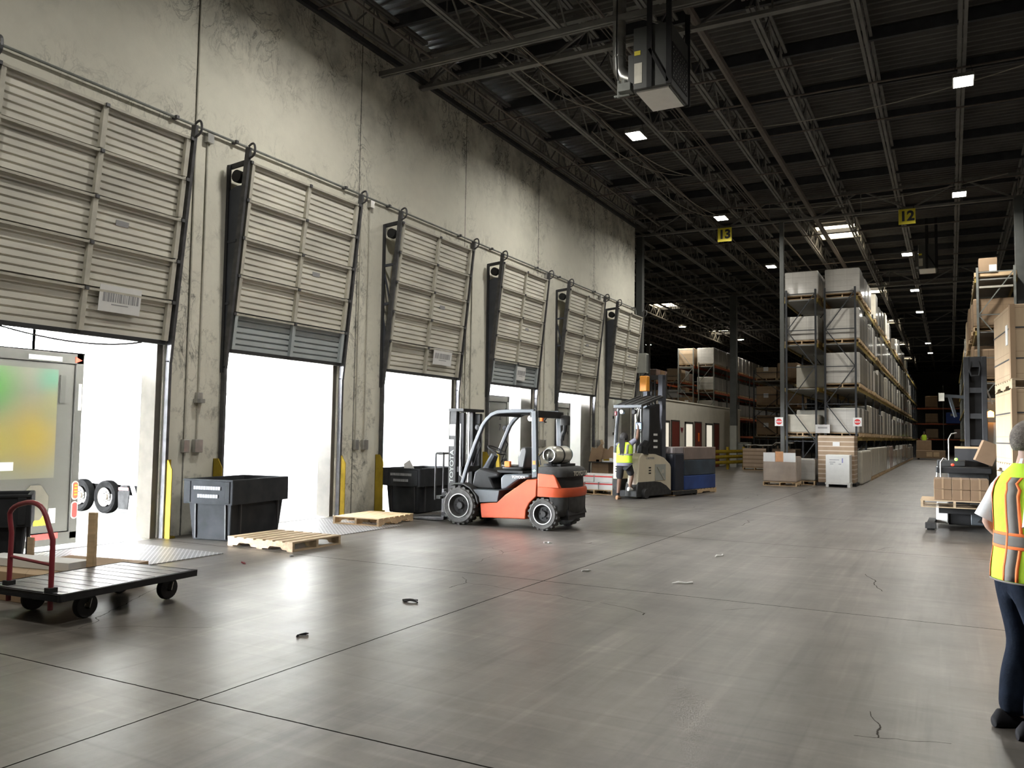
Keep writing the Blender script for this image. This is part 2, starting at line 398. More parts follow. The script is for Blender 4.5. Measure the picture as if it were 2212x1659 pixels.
def advert():
    m = bpy.data.materials.new('blurred_green_yellow_print'); m.use_nodes = True
    nt = m.node_tree; N = nt.nodes; L = nt.links; b = N['Principled BSDF']; b.inputs['Roughness'].default_value = .5
    tc = N.new('ShaderNodeTexCoord')
    def blob(c, r):
        mp = N.new('ShaderNodeVectorMath'); mp.operation = 'DISTANCE'; L.new(tc.outputs['Object'], mp.inputs[0]); mp.inputs[1].default_value = c
        r_ = N.new('ShaderNodeMapRange'); r_.interpolation_type = 'SMOOTHSTEP'; r_.inputs['From Min'].default_value = 0; r_.inputs['From Max'].default_value = r
        r_.inputs['To Min'].default_value = 1; r_.inputs['To Max'].default_value = 0; L.new(mp.outputs['Value'], r_.inputs['Value']); return r_.outputs[0]
    prev = None
    for c, r, col in (((0,1.15,2.15), .75, (.016,.10,.008)), ((0,.75,2.0), .7, (.018,.11,.010)), ((0,2.15,2.3), .4, (.035,.105,.070)), ((0,1.9,1.45), .75, (.16,.115,.014)), ((0,1.3,1.35), .55, (.14,.115,.020)), ((0,2.2,1.9), .4, (.10,.095,.04))):
        mx = N.new('ShaderNodeMix'); mx.data_type = 'RGBA'; L.new(blob(c, r), mx.inputs['Factor'])
        if prev is None: mx.inputs['A'].default_value = (0.088,0.088,0.069,1.000)
        else: L.new(prev, mx.inputs['A'])
        mx.inputs['B'].default_value = (*col,1); prev = mx.outputs['Result']
    L.new(prev, b.inputs['Base Color']); return m
M['advert'] = advert()
# ---------------------------------------------------------------- shell of the building
W = MB()
zl = DZ + .05
ALLD = DOORS
edges = [-9.0] + [v for d in ALLD for v in d] + [ENDY]
for i in range(0, len(edges), 2):
    W.box(WALLX-.24, WALLX, edges[i], edges[i+1], -1.2, CEIL)
for a, b_ in ALLD:
    W.box(WALLX-.24, WALLX, a, b_, zl, CEIL)
    W.box(WALLX-.24, WALLX, a, b_, -1.2, -.002)
struct(W, 'wall_left', M['wall'])
struct(MB().box(-46, 14.2, -9.0, 122, -.3, 0) if False else MB().add([(WALLX,-9,0),(14,-9,0),(14,121,0),(-46,121,0),(-46,ENDY,0),(WALLX,ENDY,0),
    (WALLX,-9,-.3),(14,-9,-.3),(14,121,-.3),(-46,121,-.3),(-46,ENDY,-.3),(WALLX,ENDY,-.3)],
    [(0,1,2,3,4,5),(11,10,9,8,7,6)] + [(i,6+i,6+(i+1) % 6,(i+1) % 6) for i in range(6)]), 'floor', M['floor'])
struct(MB().box(-46.3, WALLX-.24, ENDY-.3, ENDY, -1.2, CEIL), 'wall_corner', M['shell'])
struct(MB().box(-46.3, -46, ENDY-.3, 121.2, -.3, CEIL), 'wall_far_left', M['shell'])
struct(MB().box(14, 14.3, -9.2, 121.2, -.3, CEIL), 'wall_right', M['shell'])
struct(MB().box(-46.3, 14.3, 121, 121.3, -.3, CEIL), 'wall_back', M['shell'])
struct(MB().box(WALLX-.24, 14.3, -9.3, -9, -1.2, CEIL), 'wall_front', M['shell'])
# corrugated roof deck, ribs across the joists
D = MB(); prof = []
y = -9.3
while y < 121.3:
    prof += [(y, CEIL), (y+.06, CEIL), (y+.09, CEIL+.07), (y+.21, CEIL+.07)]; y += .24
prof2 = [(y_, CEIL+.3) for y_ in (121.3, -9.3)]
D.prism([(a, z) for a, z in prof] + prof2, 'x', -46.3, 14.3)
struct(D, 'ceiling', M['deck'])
# cream reveals of the dock openings
for i, (a, b_) in enumerate(DOORS):
    J = MB()
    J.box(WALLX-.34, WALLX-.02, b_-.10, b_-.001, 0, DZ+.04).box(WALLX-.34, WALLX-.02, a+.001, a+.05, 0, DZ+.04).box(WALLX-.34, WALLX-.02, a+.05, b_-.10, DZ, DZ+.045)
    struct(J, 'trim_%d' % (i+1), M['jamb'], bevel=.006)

struct(MB().box(-14.4, WALLX-.24, -6, 24.9, 4.0, 4.12), 'trim_40', M['shell'])  # added canopy, out of view, keeps sky light off the docked trailer's rear
# open-web joists along the hall, purlins across it, trusses under them
GY = [-.2, 14.75, 29.65, 44.5, 59.4, 74.3, 89.2, 104.1]
def joist(x, y0, y1, zb=9.42, zt=10.12, first=None):
    J = MB()
    for s in (-.045, .045):
        J.box(x+s-.03, x+s+.03, y0, y1, zb, zb+.05).box(x+s-.03, x+s+.03, y0, y1, zt-.05, zt)
    n = max(2, round((y1-y0)/1.24)); st = (y1-y0)/n
    for k in range(n):
        ya = y0 + k*st
        J.bar((x,ya,zb+.03), (x,ya+st/2,zt-.03), .03, .03).bar((x,ya+st/2,zt-.03), (x,ya+st,zb+.03), .03, .03)
        J.bar((x,ya+st/2,zb+.03), (x,ya+st/2,zt-.03), .02, .02)
    return J
for gi in range(len(GY)-1):
    y0, y1 = GY[gi]+.15, GY[gi+1]-.15
    mid = (y0+y1)/2
    JM = joist(0, -(y1-y0)/2, (y1-y0)/2).mesh('ceiling_joist', M['steel'])
    k0 = 0 if gi < 2 else -18
    for k in range(k0, 10):
        x = -10.03 + 1.727*k
        if x > 13.6: break
        tag(inst('ceiling_joist', JM, None, (x, mid, 0)), kind='structure')
P_ = MB()
y = -1.2
while y < 118:
    x0 = WALLX if y < ENDY else -45.8
    P_.box(x0, 13.9, y-.045, y+.045, 10.0, 10.24); y += 2.46
struct(P_, 'trim_20', M['darksteel'])
for gi, gy in enumerate(GY[1:]):
    T = MB(); x0 = WALLX+.02 if gy < ENDY else -45.9; x1 = 13.9
    zb, zt = (9.15, 9.95)
    T.box(x0, x1, gy-.07, gy+.07, zb, zb+.07).box(x0, x1, gy-.07, gy+.07, zt-.08, zt)
    n = int((x1-x0)/2.9); st = (x1-x0)/n
    for k in range(n):
        xa = x0+k*st
        T.bar((xa,gy,zb), (xa+st/2,gy,zt), .05, .05).bar((xa+st/2,gy,zt), (xa+st,gy,zb), .05, .05)
        T.bar((xa+st/2,gy,zb), (xa+st/2,gy,zt), .03, .03)
    struct(T, 'trim_%d' % (21+gi), M['steel'])
# bracing rods and sprinkler mains
struct(MB().bar((WALLX,13.28,8.93), (-2.6,13.28,8.93), .05, .10).bar((WALLX,13.36,8.93), (-2.6,13.36,8.93), .05, .10), 'trim_30', M['steel'])
PI_ = MB()
for x, r, z in ((-4.05,.085,9.28), (-5.55,.03,9.3), (-7.55,.022,9.33), (-7.45,.016,9.36), (-9.2,.03,9.2), (2.6,.03,9.3)):
    PI_.cyl((x,-2,z), (x,60 if x > -9 else 28.5,z), r, 8)
for yy, z, xa, xb in ((5.3,9.3,-10,12), (11.3,9.36,-10.2,12), (17.4,9.3,-10.2,-2), (19.2,9.38,-5,12), (21.4,9.33,-10.2,12), (24.6,9.36,-10.2,-3), (28.0,9.4,-10.2,12), (33,9.38,-30,12), (38.5,9.33,-30,12)):
    PI_.cyl((xa,yy,z), (xb,yy,z), .022, 6)
for k in range(4):
    PI_.cyl((-5.75+.08*k,-2,9.30), (-5.75+.08*k,29.5,9.30), .012, 5)
struct(PI_, 'trim_31', mat('roof_pipes', (.12,.10,.085), .6, .1, .15))
# sagging cables along the light row
C_ = MB()
for k in range(4):
    ya = 8.2 + k*5.2
    C_.sweep(curve((-7.5,ya,9.38), (-7.05,ya+2.6,8.75), (-6.7,ya+5.2,9.36), 12), .014, 5)
    C_.sweep(curve((-8.0,ya+.6,9.36), (-7.6,ya+2.9,8.85), (-6.9,ya+5.0,9.33), 12), .011, 5)
for k in range(3):
    C_.sweep(curve((-6.5,12+8*k,9.4), (-3.0,13.2+8*k,9.1), (1.6,11.5+8*k,9.36), 14), .012, 5)
struct(C_, 'trim_32', mat('pale_cable', (.36,.33,.27), .6))
# ledger angle and joist along the dock wall
struct(MB().box(WALLX, WALLX+.09, -9, ENDY, 9.30, 9.40), 'trim_33', M['darksteel'])

# columns
def column(name, x, y, w, pale=0):
    m_ = M['column']
    c = MB().box(x-w/2, x+w/2, y-w/2, y+w/2, pale, 9.15).build('column', m_, bevel=.01); tag(c, kind='structure')
    if pale:
        p = MB().box(x-w/2-.006, x+w/2+.006, y-w/2-.006, y+w/2+.006, 0, pale).build('column_base', M['columnpale'], c, bevel=.01)
column('a', -10.2, 44.5, .34, 2.2)
column('b', -5.12, 29.65, .14)
column('c', 1.98, 29.65, .25)
column('d', -13.6, 36, .2) if False else None
column('e', -10.35, 29.75, .25)
column('f', -7.3, 59.4, .25)
column('g', -20, 59.4, .25)

# skylights: translucent roof panels in the bays
SK = [(-3.97,35.98), (-3.85,50.9), (-3.85,65.6), (-3.87,80.6), (-3.87,95.3), (-16.45,52.3), (-16.4,67.2)]
for i, (x, y) in enumerate(SK):
    w = struct(MB().box(x-.75, x+.75, y-1.15, y+1.15, CEIL-.06, CEIL-.02), 'window_%d' % (i+1), M['skylight'])
    f = MB()
    for a in (-.78, .75): f.box(x+a, x+a+.04, y-1.2, y+1.2, CEIL-.14, CEIL-.01)
    for a in (-1.2, 0, 1.15): f.box(x-.78, x+.79, y+a, y+a+.05, CEIL-(.14 if a else .10), CEIL-.01)
    f.build('window_frame', M['strut'], w)

# ---------------------------------------------------------------- dock doors
def door(i, a, b_):
    root = thing('door_%d' % (i+1), None, None, (WALLX, a, 0), 0, None, 'structure')
    w = b_-a; z0, H = 2.88, 3.03
    tilt = math.atan2(.33, H); sec = H/5/math.cos(tilt)
    def at(s, d): return (.05 + math.sin(tilt)*s + math.cos(tilt)*d, z0 + math.cos(tilt)*s - math.sin(tilt)*d)
    for k in range(5):
        pf = []
        n = 6
        for j in range(n):
            s0 = sec*k + .012 + j*(sec-.024)/n; p = (sec-.024)/n
            pf += [at(s0, .0), at(s0+p*.68, .0), at(s0+p*.74, -.032), at(s0+p*.95, -.032)]
        pf += [at(sec*(k+1)-.006, 0), at(sec*(k+1)-.006, -.06), at(sec*k+.006, -.06)]
        blue = (i in (1, 3) and k == 0)
        s_ = MB().prism(pf, 'y', .02, w-.02).build('door_section', M['doorblue' if blue else 'door'], root)
        T = MB(); q = [at(sec*(k+1)-.045, 0), at(sec*(k+1)-.05, .07), at(sec*(k+1)-.018, .07), at(sec*(k+1)-.015, 0)]
        T.prism(q, 'y', .03, w-.03).build('door_strut', M['strut'], s_)
        St = MB()
        for yy, ww in ((w*.5-.035, .07), (.025, .06), (w-.095, .07)):
            St.prism([at(sec*k+.01, 0), at(sec*k+.01, .062), at(sec*(k+1)-.01, .062), at(sec*(k+1)-.01, 0)], 'y', yy, yy+ww)
        St.build('stile', M['doorblue' if blue else 'strut'], s_)
        Hn = MB()
        for yy in (-.01, w*.5, w-.02):
            x, z = at(sec*(k+1)-.03, .072); Hn.box(x-.02, x+.02, yy-.022, yy+.028, z-.025, z+.02)
        Hn.build('hinge', M['track'], s_)
    x, z = at(0, -.02); MB().box(x-.03, x+.03, .02, w-.02, z-.05, z+.01).build('bottom_seal', M['rubber'], root)
    for yy, sgn in ((-.055, -1), (w+.055, 1)):
        t = MB().bar((.05,yy,0), (.05,yy,2.6), .05, .08, (1,0,0)).bar((.05,yy,2.58), (.42,yy,6.1), .05, .09, (1,0,0)).build('track', M['track'], root)
        h = MB().sweep(curve((.42,yy,6.12), (.56,yy,6.22), (.56,yy,6.03), 8)+curve((.56,yy,6.03), (.55,yy,5.93), (.40,yy,5.92), 5)[1:], .018, 6).build('track_hook', M['track'], root)
        br = MB().bar((0,yy-.02*sgn,5.84), (.40,yy-.02*sgn,5.88), .05, .07).bar((.025,yy+.02*sgn,2.5), (.025,yy+.02*sgn,5.86), .05, .05, (0,1,0)).build('bracket', M['darksteel'], root)
        MB().cyl((.20,yy-.04,5.66), (.20,yy+.06,5.66), .10, 16).build('cable_drum', M['fblack'], root)
        if sgn < 0:
            if i in (2, 4):
                p = MB().prism([(0,2.5),(.03,2.5),(.14,3.5),(0,4.2)], 'y', yy-.02, yy-.01)
                for zz in (3.2, 4.2, 5.0): p.bar((0,yy,zz), (.05+.33*(zz-2.88)/3.03,yy,zz+.02), .04, .05)
                for zz in (3.2, 4.2): p.bar((.02,yy,zz+.7), (.06+.33*(zz-2.88)/3.03,yy,zz), .03, .03)
            else:
                p = MB().prism([(0,2.4),(.05,2.6),(.365,5.5),(.2,5.5),(0,5.42)], 'y', yy-.02, yy-.008)
                for zz in (3.6, 4.6): p.bar((0,yy-.02,zz), (.05+.33*(zz-2.88)/3.03,yy-.02,zz+.01), .03, .04)
            p.build('side_plate', M['wedge'], root)
    MB().cyl((.20,-.05,5.66), (.20,w+.05,5.66), .02, 8).build('torsion_shaft', M['track'], root)
    # small data plate
    s0, d0 = sec*2.45, .003
    x, z = at(s0, d0); x2, z2 = at(s0+.075, d0)
    MB().hexa([(x,w*.63,z),(x+.006,w*.63,z),(x+.006,w*.70,z),(x,w*.70,z)], [(x2,w*.63,z2),(x2+.006,w*.63,z2),(x2+.006,w*.70,z2),(x2,w*.70,z2)]).build('data_plate', M['greyink'], root)
    if i == 0:
        MB().sweep(curve((.02,.3,2.84), (.02,1.5,2.62), (.02,w-.4,2.83), 12), .012, 6).build('loose_seal', M['rubber'], root)
    return root, at, sec, w
barcode = ((0, .57, .80, .50), (2, .58, .85, .40), (3, .50, .69, .24))
for i, (a, b_) in enumerate(DOORS):
    root, at, sec, w = door(i, a, b_)
    for bi, f0, f1, sc in barcode:
        if bi != i: continue
        x, z = at(sc*sec, .066); x1, z1 = at(sc*sec+.36, .066)
        r = thing('barcode_placard', ['white barcode placard low on the nearest dock door', 'white barcode placard on the third dock door, above the black bin', 'small white barcode placard on the dock door above the orange forklift'][(0,2,3).index(i)],
                  'sign', (WALLX+x, a+w*f0, z), 0, 'barcode placards on the dock doors')
        L_ = w*(f1-f0); dx, dz = x1-x, z1-z
        def pt(u, v, d=0): return (dx*v + d, L_*u, dz*v)
        def quad(u0, u1, v0, v1, d): return MB().hexa([pt(u0,v0,d-.004),pt(u0,v0,d),pt(u1,v0,d),pt(u1,v0,d-.004)], [pt(u0,v1,d-.004),pt(u0,v1,d),pt(u1,v1,d),pt(u1,v1,d-.004)])
        quad(0, 1, 0, 1, .004).build('board', M['paper'], r)
        bars = MB(); u = .09; rr = random.Random(i)
        while u < .9:
            bw = rr.choice((.012,.02,.034,.05)); q = quad(u, u+bw, .38, .72, .0065); bars.add(q.v, q.f); u += bw + rr.choice((.012,.02,.03))
        bars.build('barcode', M['greyink'], r)
        quad(.3, .7, .27, .31, .0065).build('caption_line', M['greyink'], r)
# shaft conduit running along the wall over the doors
pp = thing('conduit_run', 'long steel conduit running along the dock wall above the doors', 'pipe')
cu = MB().cyl((WALLX+.06,-6,6.26), (WALLX+.06,ENDY-.1,6.26), .020, 8).sweep(curve((WALLX+.06,ENDY-.12,6.26), (WALLX+.06,ENDY-.02,6.26), (WALLX+.06,ENDY-.02,6.0), 6), .026, 8)
cu.build('pipe', M['uprightgrey'], pp)
for y in [v for d in DOORS for v in d]: MB().box(WALLX+.003, WALLX+.11, y-.025, y+.025, 6.235, 6.285).build('clamp', M['track'], pp)
# drop conduits on the piers
piers = [(8.72, 8.95, 'first and second'), (12.78, 13.05, 'second and third'), (16.85, 17.1, 'third and fourth'), (20.95, 21.2, 'fourth and fifth'), (25.15, 25.35, 'fifth and last')]
for i, (ya, yb, nm) in enumerate(piers):
    for j, y in enumerate((ya, yb)):
        zt = 6.12 if (j or i != 0) else 10.2
        r = thing('drop_conduit', 'painted conduit down the pier between the %s dock doors, %s of its pair' % (nm, ('nearer', 'farther')[j]), 'conduit', (WALLX, y, 0), 0, 'conduits on the dock wall piers')
        MB().cyl((.018,0,1.42), (.018,0,zt), .014, 8).build('pipe', M['wall'] if False else M['strut'], r)
        MB().box(0, .075, -.055-.02*j, .055+.02*j, 1.24, 1.44).build('switch_box', M['galv'], r, bevel=.008)
        if i == 0 and j: MB().cyl((.04,0,2.0), (.04,0,2.06), .09, 12).box(0, .06, -.05, .05, 2.0, 2.16).build('junction_box', M['galv'], r)
        if j: MB().box(0, .09, -.06, .06, 6.08, 6.225).build('junction_box', M['galv'], r)
# cross conduit and painted marks on the second pier
# yellow guards at the foot of the tracks
gl = 'nearest second third fourth fifth farthest'.split()
for i, (a, b_) in enumerate(DOORS):
    for j, y in enumerate((a-.17, b_+.06)):
        if i == 0 and j == 0: continue
        g = thing('track_guard', 'yellow steel track guard at the %s foot of the %s dock door' % (('near', 'far')[j], gl[i]), 'guard', (WALLX, y, 0), 0, 'yellow guards beside the dock doors')
        MB().prism([(.0,0),(.20,0),(.20,1.0),(.11,1.14),(0,1.14)], 'y', 0, .012).box(.0, .012, -.0, .14, 0, 1.14).box(0, .20, .012, .10, 0, .03).build('plate', M['yellow'], g)
        MB().box(.0, .04, .012, .16, 0, .012).build('foot', M['yellow'], g)
# leveler plates let into the floor
for i, (a, b_) in enumerate(DOORS[:5]):
    g = thing('dock_leveler', 'diamond-plate dock leveler let into the floor before the %s dock door' % gl[i], 'dock plate', (WALLX, a+.42, 0), 0, 'dock levelers')
    MB().box(.02, 1.95, 0, 1.83, .0005, .008).build('plate', M['plate'], g)
    MB().box(.0, .03, 0, 1.83, .0, .012).build('hinge', M['track'], g)
# lip plate laid out of the second opening
g = thing('dock_lip', 'grey steel lip plate standing out of the second dock opening', 'dock plate', (WALLX-.36, 11.25, 0))
MB().hexa([(-.05,-1.1,.0),(0,-1.1,0),(0,0,0),(-.05,0,0)], [(-.55,-1.0,.20),(-.5,-1.0,.20),(-.5,-.1,.20),(-.55,-.1,.20)]).build('plate', M['galv'], g)

# ---------------------------------------------------------------- lights
LIGHTS = [(-6.77,1.7),(-6.77,10.4),(-6.77,19.1),(-6.77,27.7),(-6.77,36.6),(.35,1.4),(.35,10.2),(.35,19.05),(.35,27.95),(-1.42,36.3),(-1.45,45.3),(-1.46,53.2),(-1.4,70.8),(-1.4,78.9),(-15.94,54.5),(-21.66,64.4),(-14.0,63.4)]
LN = ['over the dock aisle behind the camera', 'over the dock aisle above the cart', 'in front of the hanging heater', 'beside the yellow sign numbered 13', 'behind the sign numbered 13, before the tall rack', 'over the right bay behind the camera', 'over the right bay above the camera',
      'hung highest in the right bay', 'right of the yellow sign numbered 12', 'beside the small grey heater over the aisle', 'over the rack aisle, second past the small heater', 'over the rack aisle, third past the small heater', 'far down the rack aisle, before the last lit one', 'last lit one down the rack aisle',
      'round one above the orange-beamed rack on the left', 'farthest on the left, above the dark racks', 'just right of the tall grey column']
for (x, y), nm in zip(LIGHTS, LN):
    g = thing('high_bay_light', 'lit high-bay lamp ' + nm, 'light', (x, y, 9.0), 0, 'high-bay lamps under the roof')
    far = x < -12
    if far:
        MB().lathe([(.24,0),(.30,.02),(.26,.10),(.08,.16)], (0,0,0), 'z', 18).build('housing', M['galv'], g)
        MB().lathe([(.225,-.004),(.225,.003)], (0,0,0), 'z', 18).build('lens', M['led'], g)
    else:
        hb = MB().box(-.19, .19, -.29, .29, .03, .09)
        for s in (-1, 1): hb.box(-.19, .19, s*.29-.01, s*.29+.01, .012, .06).box(s*.19-.01, s*.19+.01, -.29, .29, .012, .06)
        hb.build('housing', M['galv'], g)
        MB().box(-.178, .178, -.278, .278, .010, .026).build('lens', M['led'], g)
    hg = MB()
    for s in (-1, 1): hg.cyl((s*.2,0,.08), (s*.1,0,.5), .006, 5)
    hg.build('hanger', M['fblack'], g)
    ld = bpy.data.lights.new('lamp_glow', 'AREA'); ld.shape = 'RECTANGLE'; ld.size = .35; ld.size_y = .55; ld.spread = R(165)
    ld.energy = LAMP * (.75 if far else 1); ld.color = (1, .965, .885)
    lo = bpy.data.objects.new('lamp_glow', ld); COL.objects.link(lo); lo.parent = g; lo.location = (0,0,-.008)
# thin sensors
for x, y, nm in ((-7.2,42.5,'beside the tall wrapped loads'), (-9.6,60,'right of the tall grey column')):
    g = thing('unlit_lamp', 'small unlit white lamp hung under the roof ' + nm, 'light', (x, y, 8.9), 0, 'unlit lamps')
    MB().lathe([(.02,.12),(.20,.02),(.22,0),(.19,-.02)], (0,0,0), 'z', 14).build('shade', M['white'], g)
    MB().cyl((0,0,.1), (0,0,.55), .008, 5).build('cord', M['fblack'], g)

# heaters
DOT = MB().box(0, .004, -.013, .013, -.013, .013).mesh('grille_hole', M['galv'])
def heater(x0, x1, y0, y1, z0, z1, label, duct):
    g = thing('unit_heater', label, 'heater', (x0, y0, z0), 0, 'hanging heaters')
    w, d, h = x1-x0, y1-y0, z1-z0
    MB().box(0, w, 0, d, .0, h).build('cabinet', M['heater'], g, bevel=.01)
    MB().box(.03, w-.06, .08, d-.06, -.03, -.002).build('louver_panel', M['louver'], g)
    MB().box(w-.05, w-.035, .08, d-.06, -.035, -.003).build('louver_edge', M['heater'], g)
    gr = MB().box(w, w+.012, .08, d-.08, .12, h*.70)
    gr.build('grille', M['fblack'], g)
    for i in range(7):
        for j in range(9):
            yy = .13 + i*(d-.3)/6 + (.04 if j % 2 else 0); zz = .18 + j*(h*.70-.26)/8
            inst('grille_hole', DOT, g, (w+.012,yy,zz))
    for xx, yy in ((.30,-.035), (w-.02,-.035), (.30,d+.035), (w-.02,d+.035)): MB().box(xx-.045, xx+.045, yy-.015, yy+.015, -.02, CEIL-.05-z0).build('hanger_strap', M['fblack'], g)
    MB().bar((.30,-.04,h*.6), (w-.04,-.04,.03), .05, .02, (0,1,0)).build('strap_brace', M['fblack'], g)
    MB().box(-.11, 0, .05, .5, .1, h*.6).build('side_panel', M['heater'], g)
    MB().box(.02, .13, -.008, 0, h*.55, h*.62).build('yellow_label', M['signyellow'], g)
    MB().box(.02, .16, -.008, 0, .10, h*.42).build('paper_label', M['strut'], g)
    if duct:
        du = MB().sweep([(-.34,.22,CEIL-z0-.03), (-.34,.22,h*.62), (-.33,.22,h*.46), (-.26,.22,h*.33), (-.14,.22,h*.26), (-.05,.22,h*.26)], .115, 18)
        du.build('flue_duct', M['galv'], g, smooth=True)
        for zz in (h*.66, h*.9): MB().cyl((-.34,.22,zz), (-.34,.22,zz+.03), .122, 18).build('duct_band', M['galv'], g)
        vb = MB().box(-.28, -.06, .0, .2, .02, .16).cyl((-.3,.1,-.05), (-.3,.1,.25), .03, 8).cyl((-.38,.1,-.02), (-.1,.1,-.02), .025, 8).cyl((-.18,.05,.1), (-.18,.05,.22), .05, 10)
        vb.build('gas_valve', M['uprightgrey'], g)
        MB().sweep(curve((-.3,.1,.2), (-.4,.1,.6), (-.3,.1,CEIL-z0-.03), 8), .012, 6).build('gas_pipe', M['fblack'], g)
heater(-4.72, -4.06, 13.15, 14.2, 7.52, 8.6, 'large dark hanging heater with silver flue and pale louver', True)
heater(-1.0, -.35, 35.5, 36.6, 8.25, 9.2, 'small pale hanging heater beside a lamp over the rack aisle', False)
# aisle signs
for s_, x, nm in (('13', -7.07, 'yellow aisle sign reading 13 hung from the roof truss'), ('12', -1.14, 'yellow aisle sign reading 12 hung from the roof truss')):
    g = thing('aisle_sign', nm, 'sign', (x, 29.45, 8.62), 0, 'yellow aisle signs')
    MB().box(-.25, .25, 0, .012, 0, .5).build('board', M['signyellow'], g)
    text('numeral', s_, .44, M['ink'], g, (0,-.003,.25), sx=1.0, bold=.04)
    h = MB()
    for xx in (-.2, .2): h.cyl((xx,.006,.5), (xx,.006,.56), .008, 5)
    h.build('hook', M['fblack'], g)
# ---------------------------------------------------------------- yard outside
struct(MB().box(-75, WALLX-.24, -30, 60, -1.4, -1.15), 'ground', M['ground'])
def trailer_rear(loc, w, h, label, kind):
    g = thing('semi_trailer', label, 'trailer', loc, 0, 'trailers outside the dock')
    MB().box(-9, -.02, .02, w-.02, -.02, h-.02).build('box_body', M['trailer'] if kind == 'print' else M['white'], g)
    f = MB()
    f.box(-.02, .06, 0, .10, -.05, h).box(-.02, .06, w-.12, w, -.05, h).box(-.02, .06, 0, w, h-.16, h).box(-.02, .06, 0, w, -.12, .06)
    f.build('rear_frame', M['trailerframe'] if kind == 'print' else M['container'] if kind == 'grey' else M['white'], g, bevel=.01)
    for k in (0, 1):
        ya, yb = (.11, w/2-.02) if k == 0 else (w/2+.02, w-.13)
        if kind == 'print': continue
        d = MB().box(-.01, .035, ya, yb, .07, h-.17).build('rear_door', M['container'] if kind == 'grey' else M['white'], g, bevel=.008)
        MB().cyl((.06,(yb-.08) if k == 0 else ya+.08,.1), (.06,(yb-.08) if k == 0 else ya+.08,h-.2), .018, 8).build('lock_rod', M['galv'], d)
        hg = MB()
        for z in (.4, 1.0, 1.6, 2.2): hg.box(.035, .065, (ya if k == 0 else yb-.03)-.01, (ya if k == 0 else yb-.03)+.05, z, z+.10)
        hg.build('hinge', M['trailerframe'], d)
    return g
g = trailer_rear((-11.6, 5.33, 0), 2.6, 2.70, 'grey trailer with blurred green and yellow print backed to the nearest door', 'print')
MB().box(-.01, .03, .11, 2.47, .07, 2.53).build('roll_door', M['trailer'], g)
MB().box(.03, .034, .13, 2.22, .86, 2.44).build('print', M['advert'], g)
MB().box(.03, .05, 2.25, 2.33, 1.95, 2.36).build('strap', M['trailerframe'], g)
MB().prism([(1.75,.42),(1.87,.26),(2.03,.26),(2.15,.42),(2.15,.60),(2.03,.76),(1.87,.76),(1.75,.60)], 'x', .03, .05).build('hazard_holder', M['jamb'], g, bevel=.004)
MB().box(.03, .038, .9, 1.62, .98, 1.10).build('white_plate', M['white'], g)
MB().box(.03, .04, 1.95, 2.14, .18, .38).build('warning_sticker', M['signyellow'], g)
MB().box(.03, .04, 2.16, 2.27, .20, .42).build('white_sticker', M['white'], g)
MB().box(.06, .068, 1.35, 1.9, -.02, .06).build('white_tape', M['white'], g); MB().box(.06, .068, 1.9, 2.3, -.02, .06).build('red_tape', M['red'], g)
def oval(y, z0, z1, r): return [(y+r*math.cos(a), (z1-r if math.sin(a) > 0 else z0+r)+r*math.sin(a)) for a in [2*PI*(k+.5)/16 for k in range(16)]]
for z0, z1, mm, nm in ((.54,.78,'redlamp','tail_light'), (.26,.48,'red','reflector')):
    MB().prism(oval(2.545, z0-.02, z1+.02, .052), 'x', .06, .066).build('lamp_rim', M['white'], g)
    MB().prism(oval(2.545, z0, z1, .036), 'x', .066, .075).build(nm, M[mm], g)
    if nm == 'tail_light':
        q = MB()
        for k in range(4): q.box(.075, .078, 2.525, 2.568, z0+.05+.045*k, z0+.07+.045*k)
        q.build('amber_strip', M['signyellow'], g)
MB().prism([(2.46,2.56),(2.56,2.60),(2.46,2.645)], 'x', .06, .07).build('marker_light', M['redlamp'], g)
MB().box(.06, .066, 1.75, 2.25, 2.56, 2.63).build('number_plate', M['white'], g)
MB().box(.06, .066, 2.53, 2.58, 1.85, 2.25).build('white_tape', M['white'], g)
g = trailer_rear((-10.9, 17.75, 0), 2.5, 2.62, 'grey container doors numbered 27 outside the fourth dock door', 'grey')
text('number', '2', .24, M['ink'], g, (.04,2.02,2.05), (PI/2,0,PI/2)); text('number', '7', .24, M['ink'], g, (.04,2.02,1.76), (PI/2,0,PI/2))
g = trailer_rear((-10.9, 21.95, 0), 2.5, 2.60, 'plain grey container doors outside the fifth dock door', 'grey')
g = trailer_rear((-10.95, 25.7, 0), 2.9, 3.6, 'cream white trailer filling the farthest dock door', 'white')
# white semi-trailer parked across the yard, its tandem wheels showing
g = thing('parked_trailer', 'white semi-trailer with tandem wheels parked across the yard', 'trailer', (-24.0, 17.35, -1.15))
MB().box(-9, 3.0, .02, 2.55, 1.12, 3.95).build('box_body', M['white'], g)
MB().box(-9, 3.3, .3, 2.3, .92, 1.12).build('chassis', M['white'], g)
for x in (-1.28, 0):
    wl = MB().lathe([(.30,.10),(.46,.01),(.52,.05),(.53,.15),(.52,.26),(.46,.29),(.3,.29)], (x,0,.53), 'y', 30, True).build('tyre', M['tyre_dusty'], g, smooth=True)
    MB().lathe([(.30,.02),(.285,.05),(.22,.12),(.10,.12),(.09,.05),(.0,.05)], (x,0,.53), 'y', 30).build('rim', M['jamb'], wl, smooth=True)
    n = MB()
    for k in range(8): n.cyl((x+.15*math.cos(k*PI/4),.08,.53+.15*math.sin(k*PI/4)), (x+.15*math.cos(k*PI/4),.12,.53+.15*math.sin(k*PI/4)), .018, 6)
    n.build('wheel_nut', M['fblack'], wl)
MB().prism([(.62,.18),(1.05,.18),(1.12,.75),(1.0,.92),(.70,.92),(.58,.7)], 'y', .1, .13).build('mud_flap', M['dusty_black'], g)
MB().box(-1.9, 1.6, .35, 2.2, .60, .95).build('suspension', M['tyre_dusty'], g)
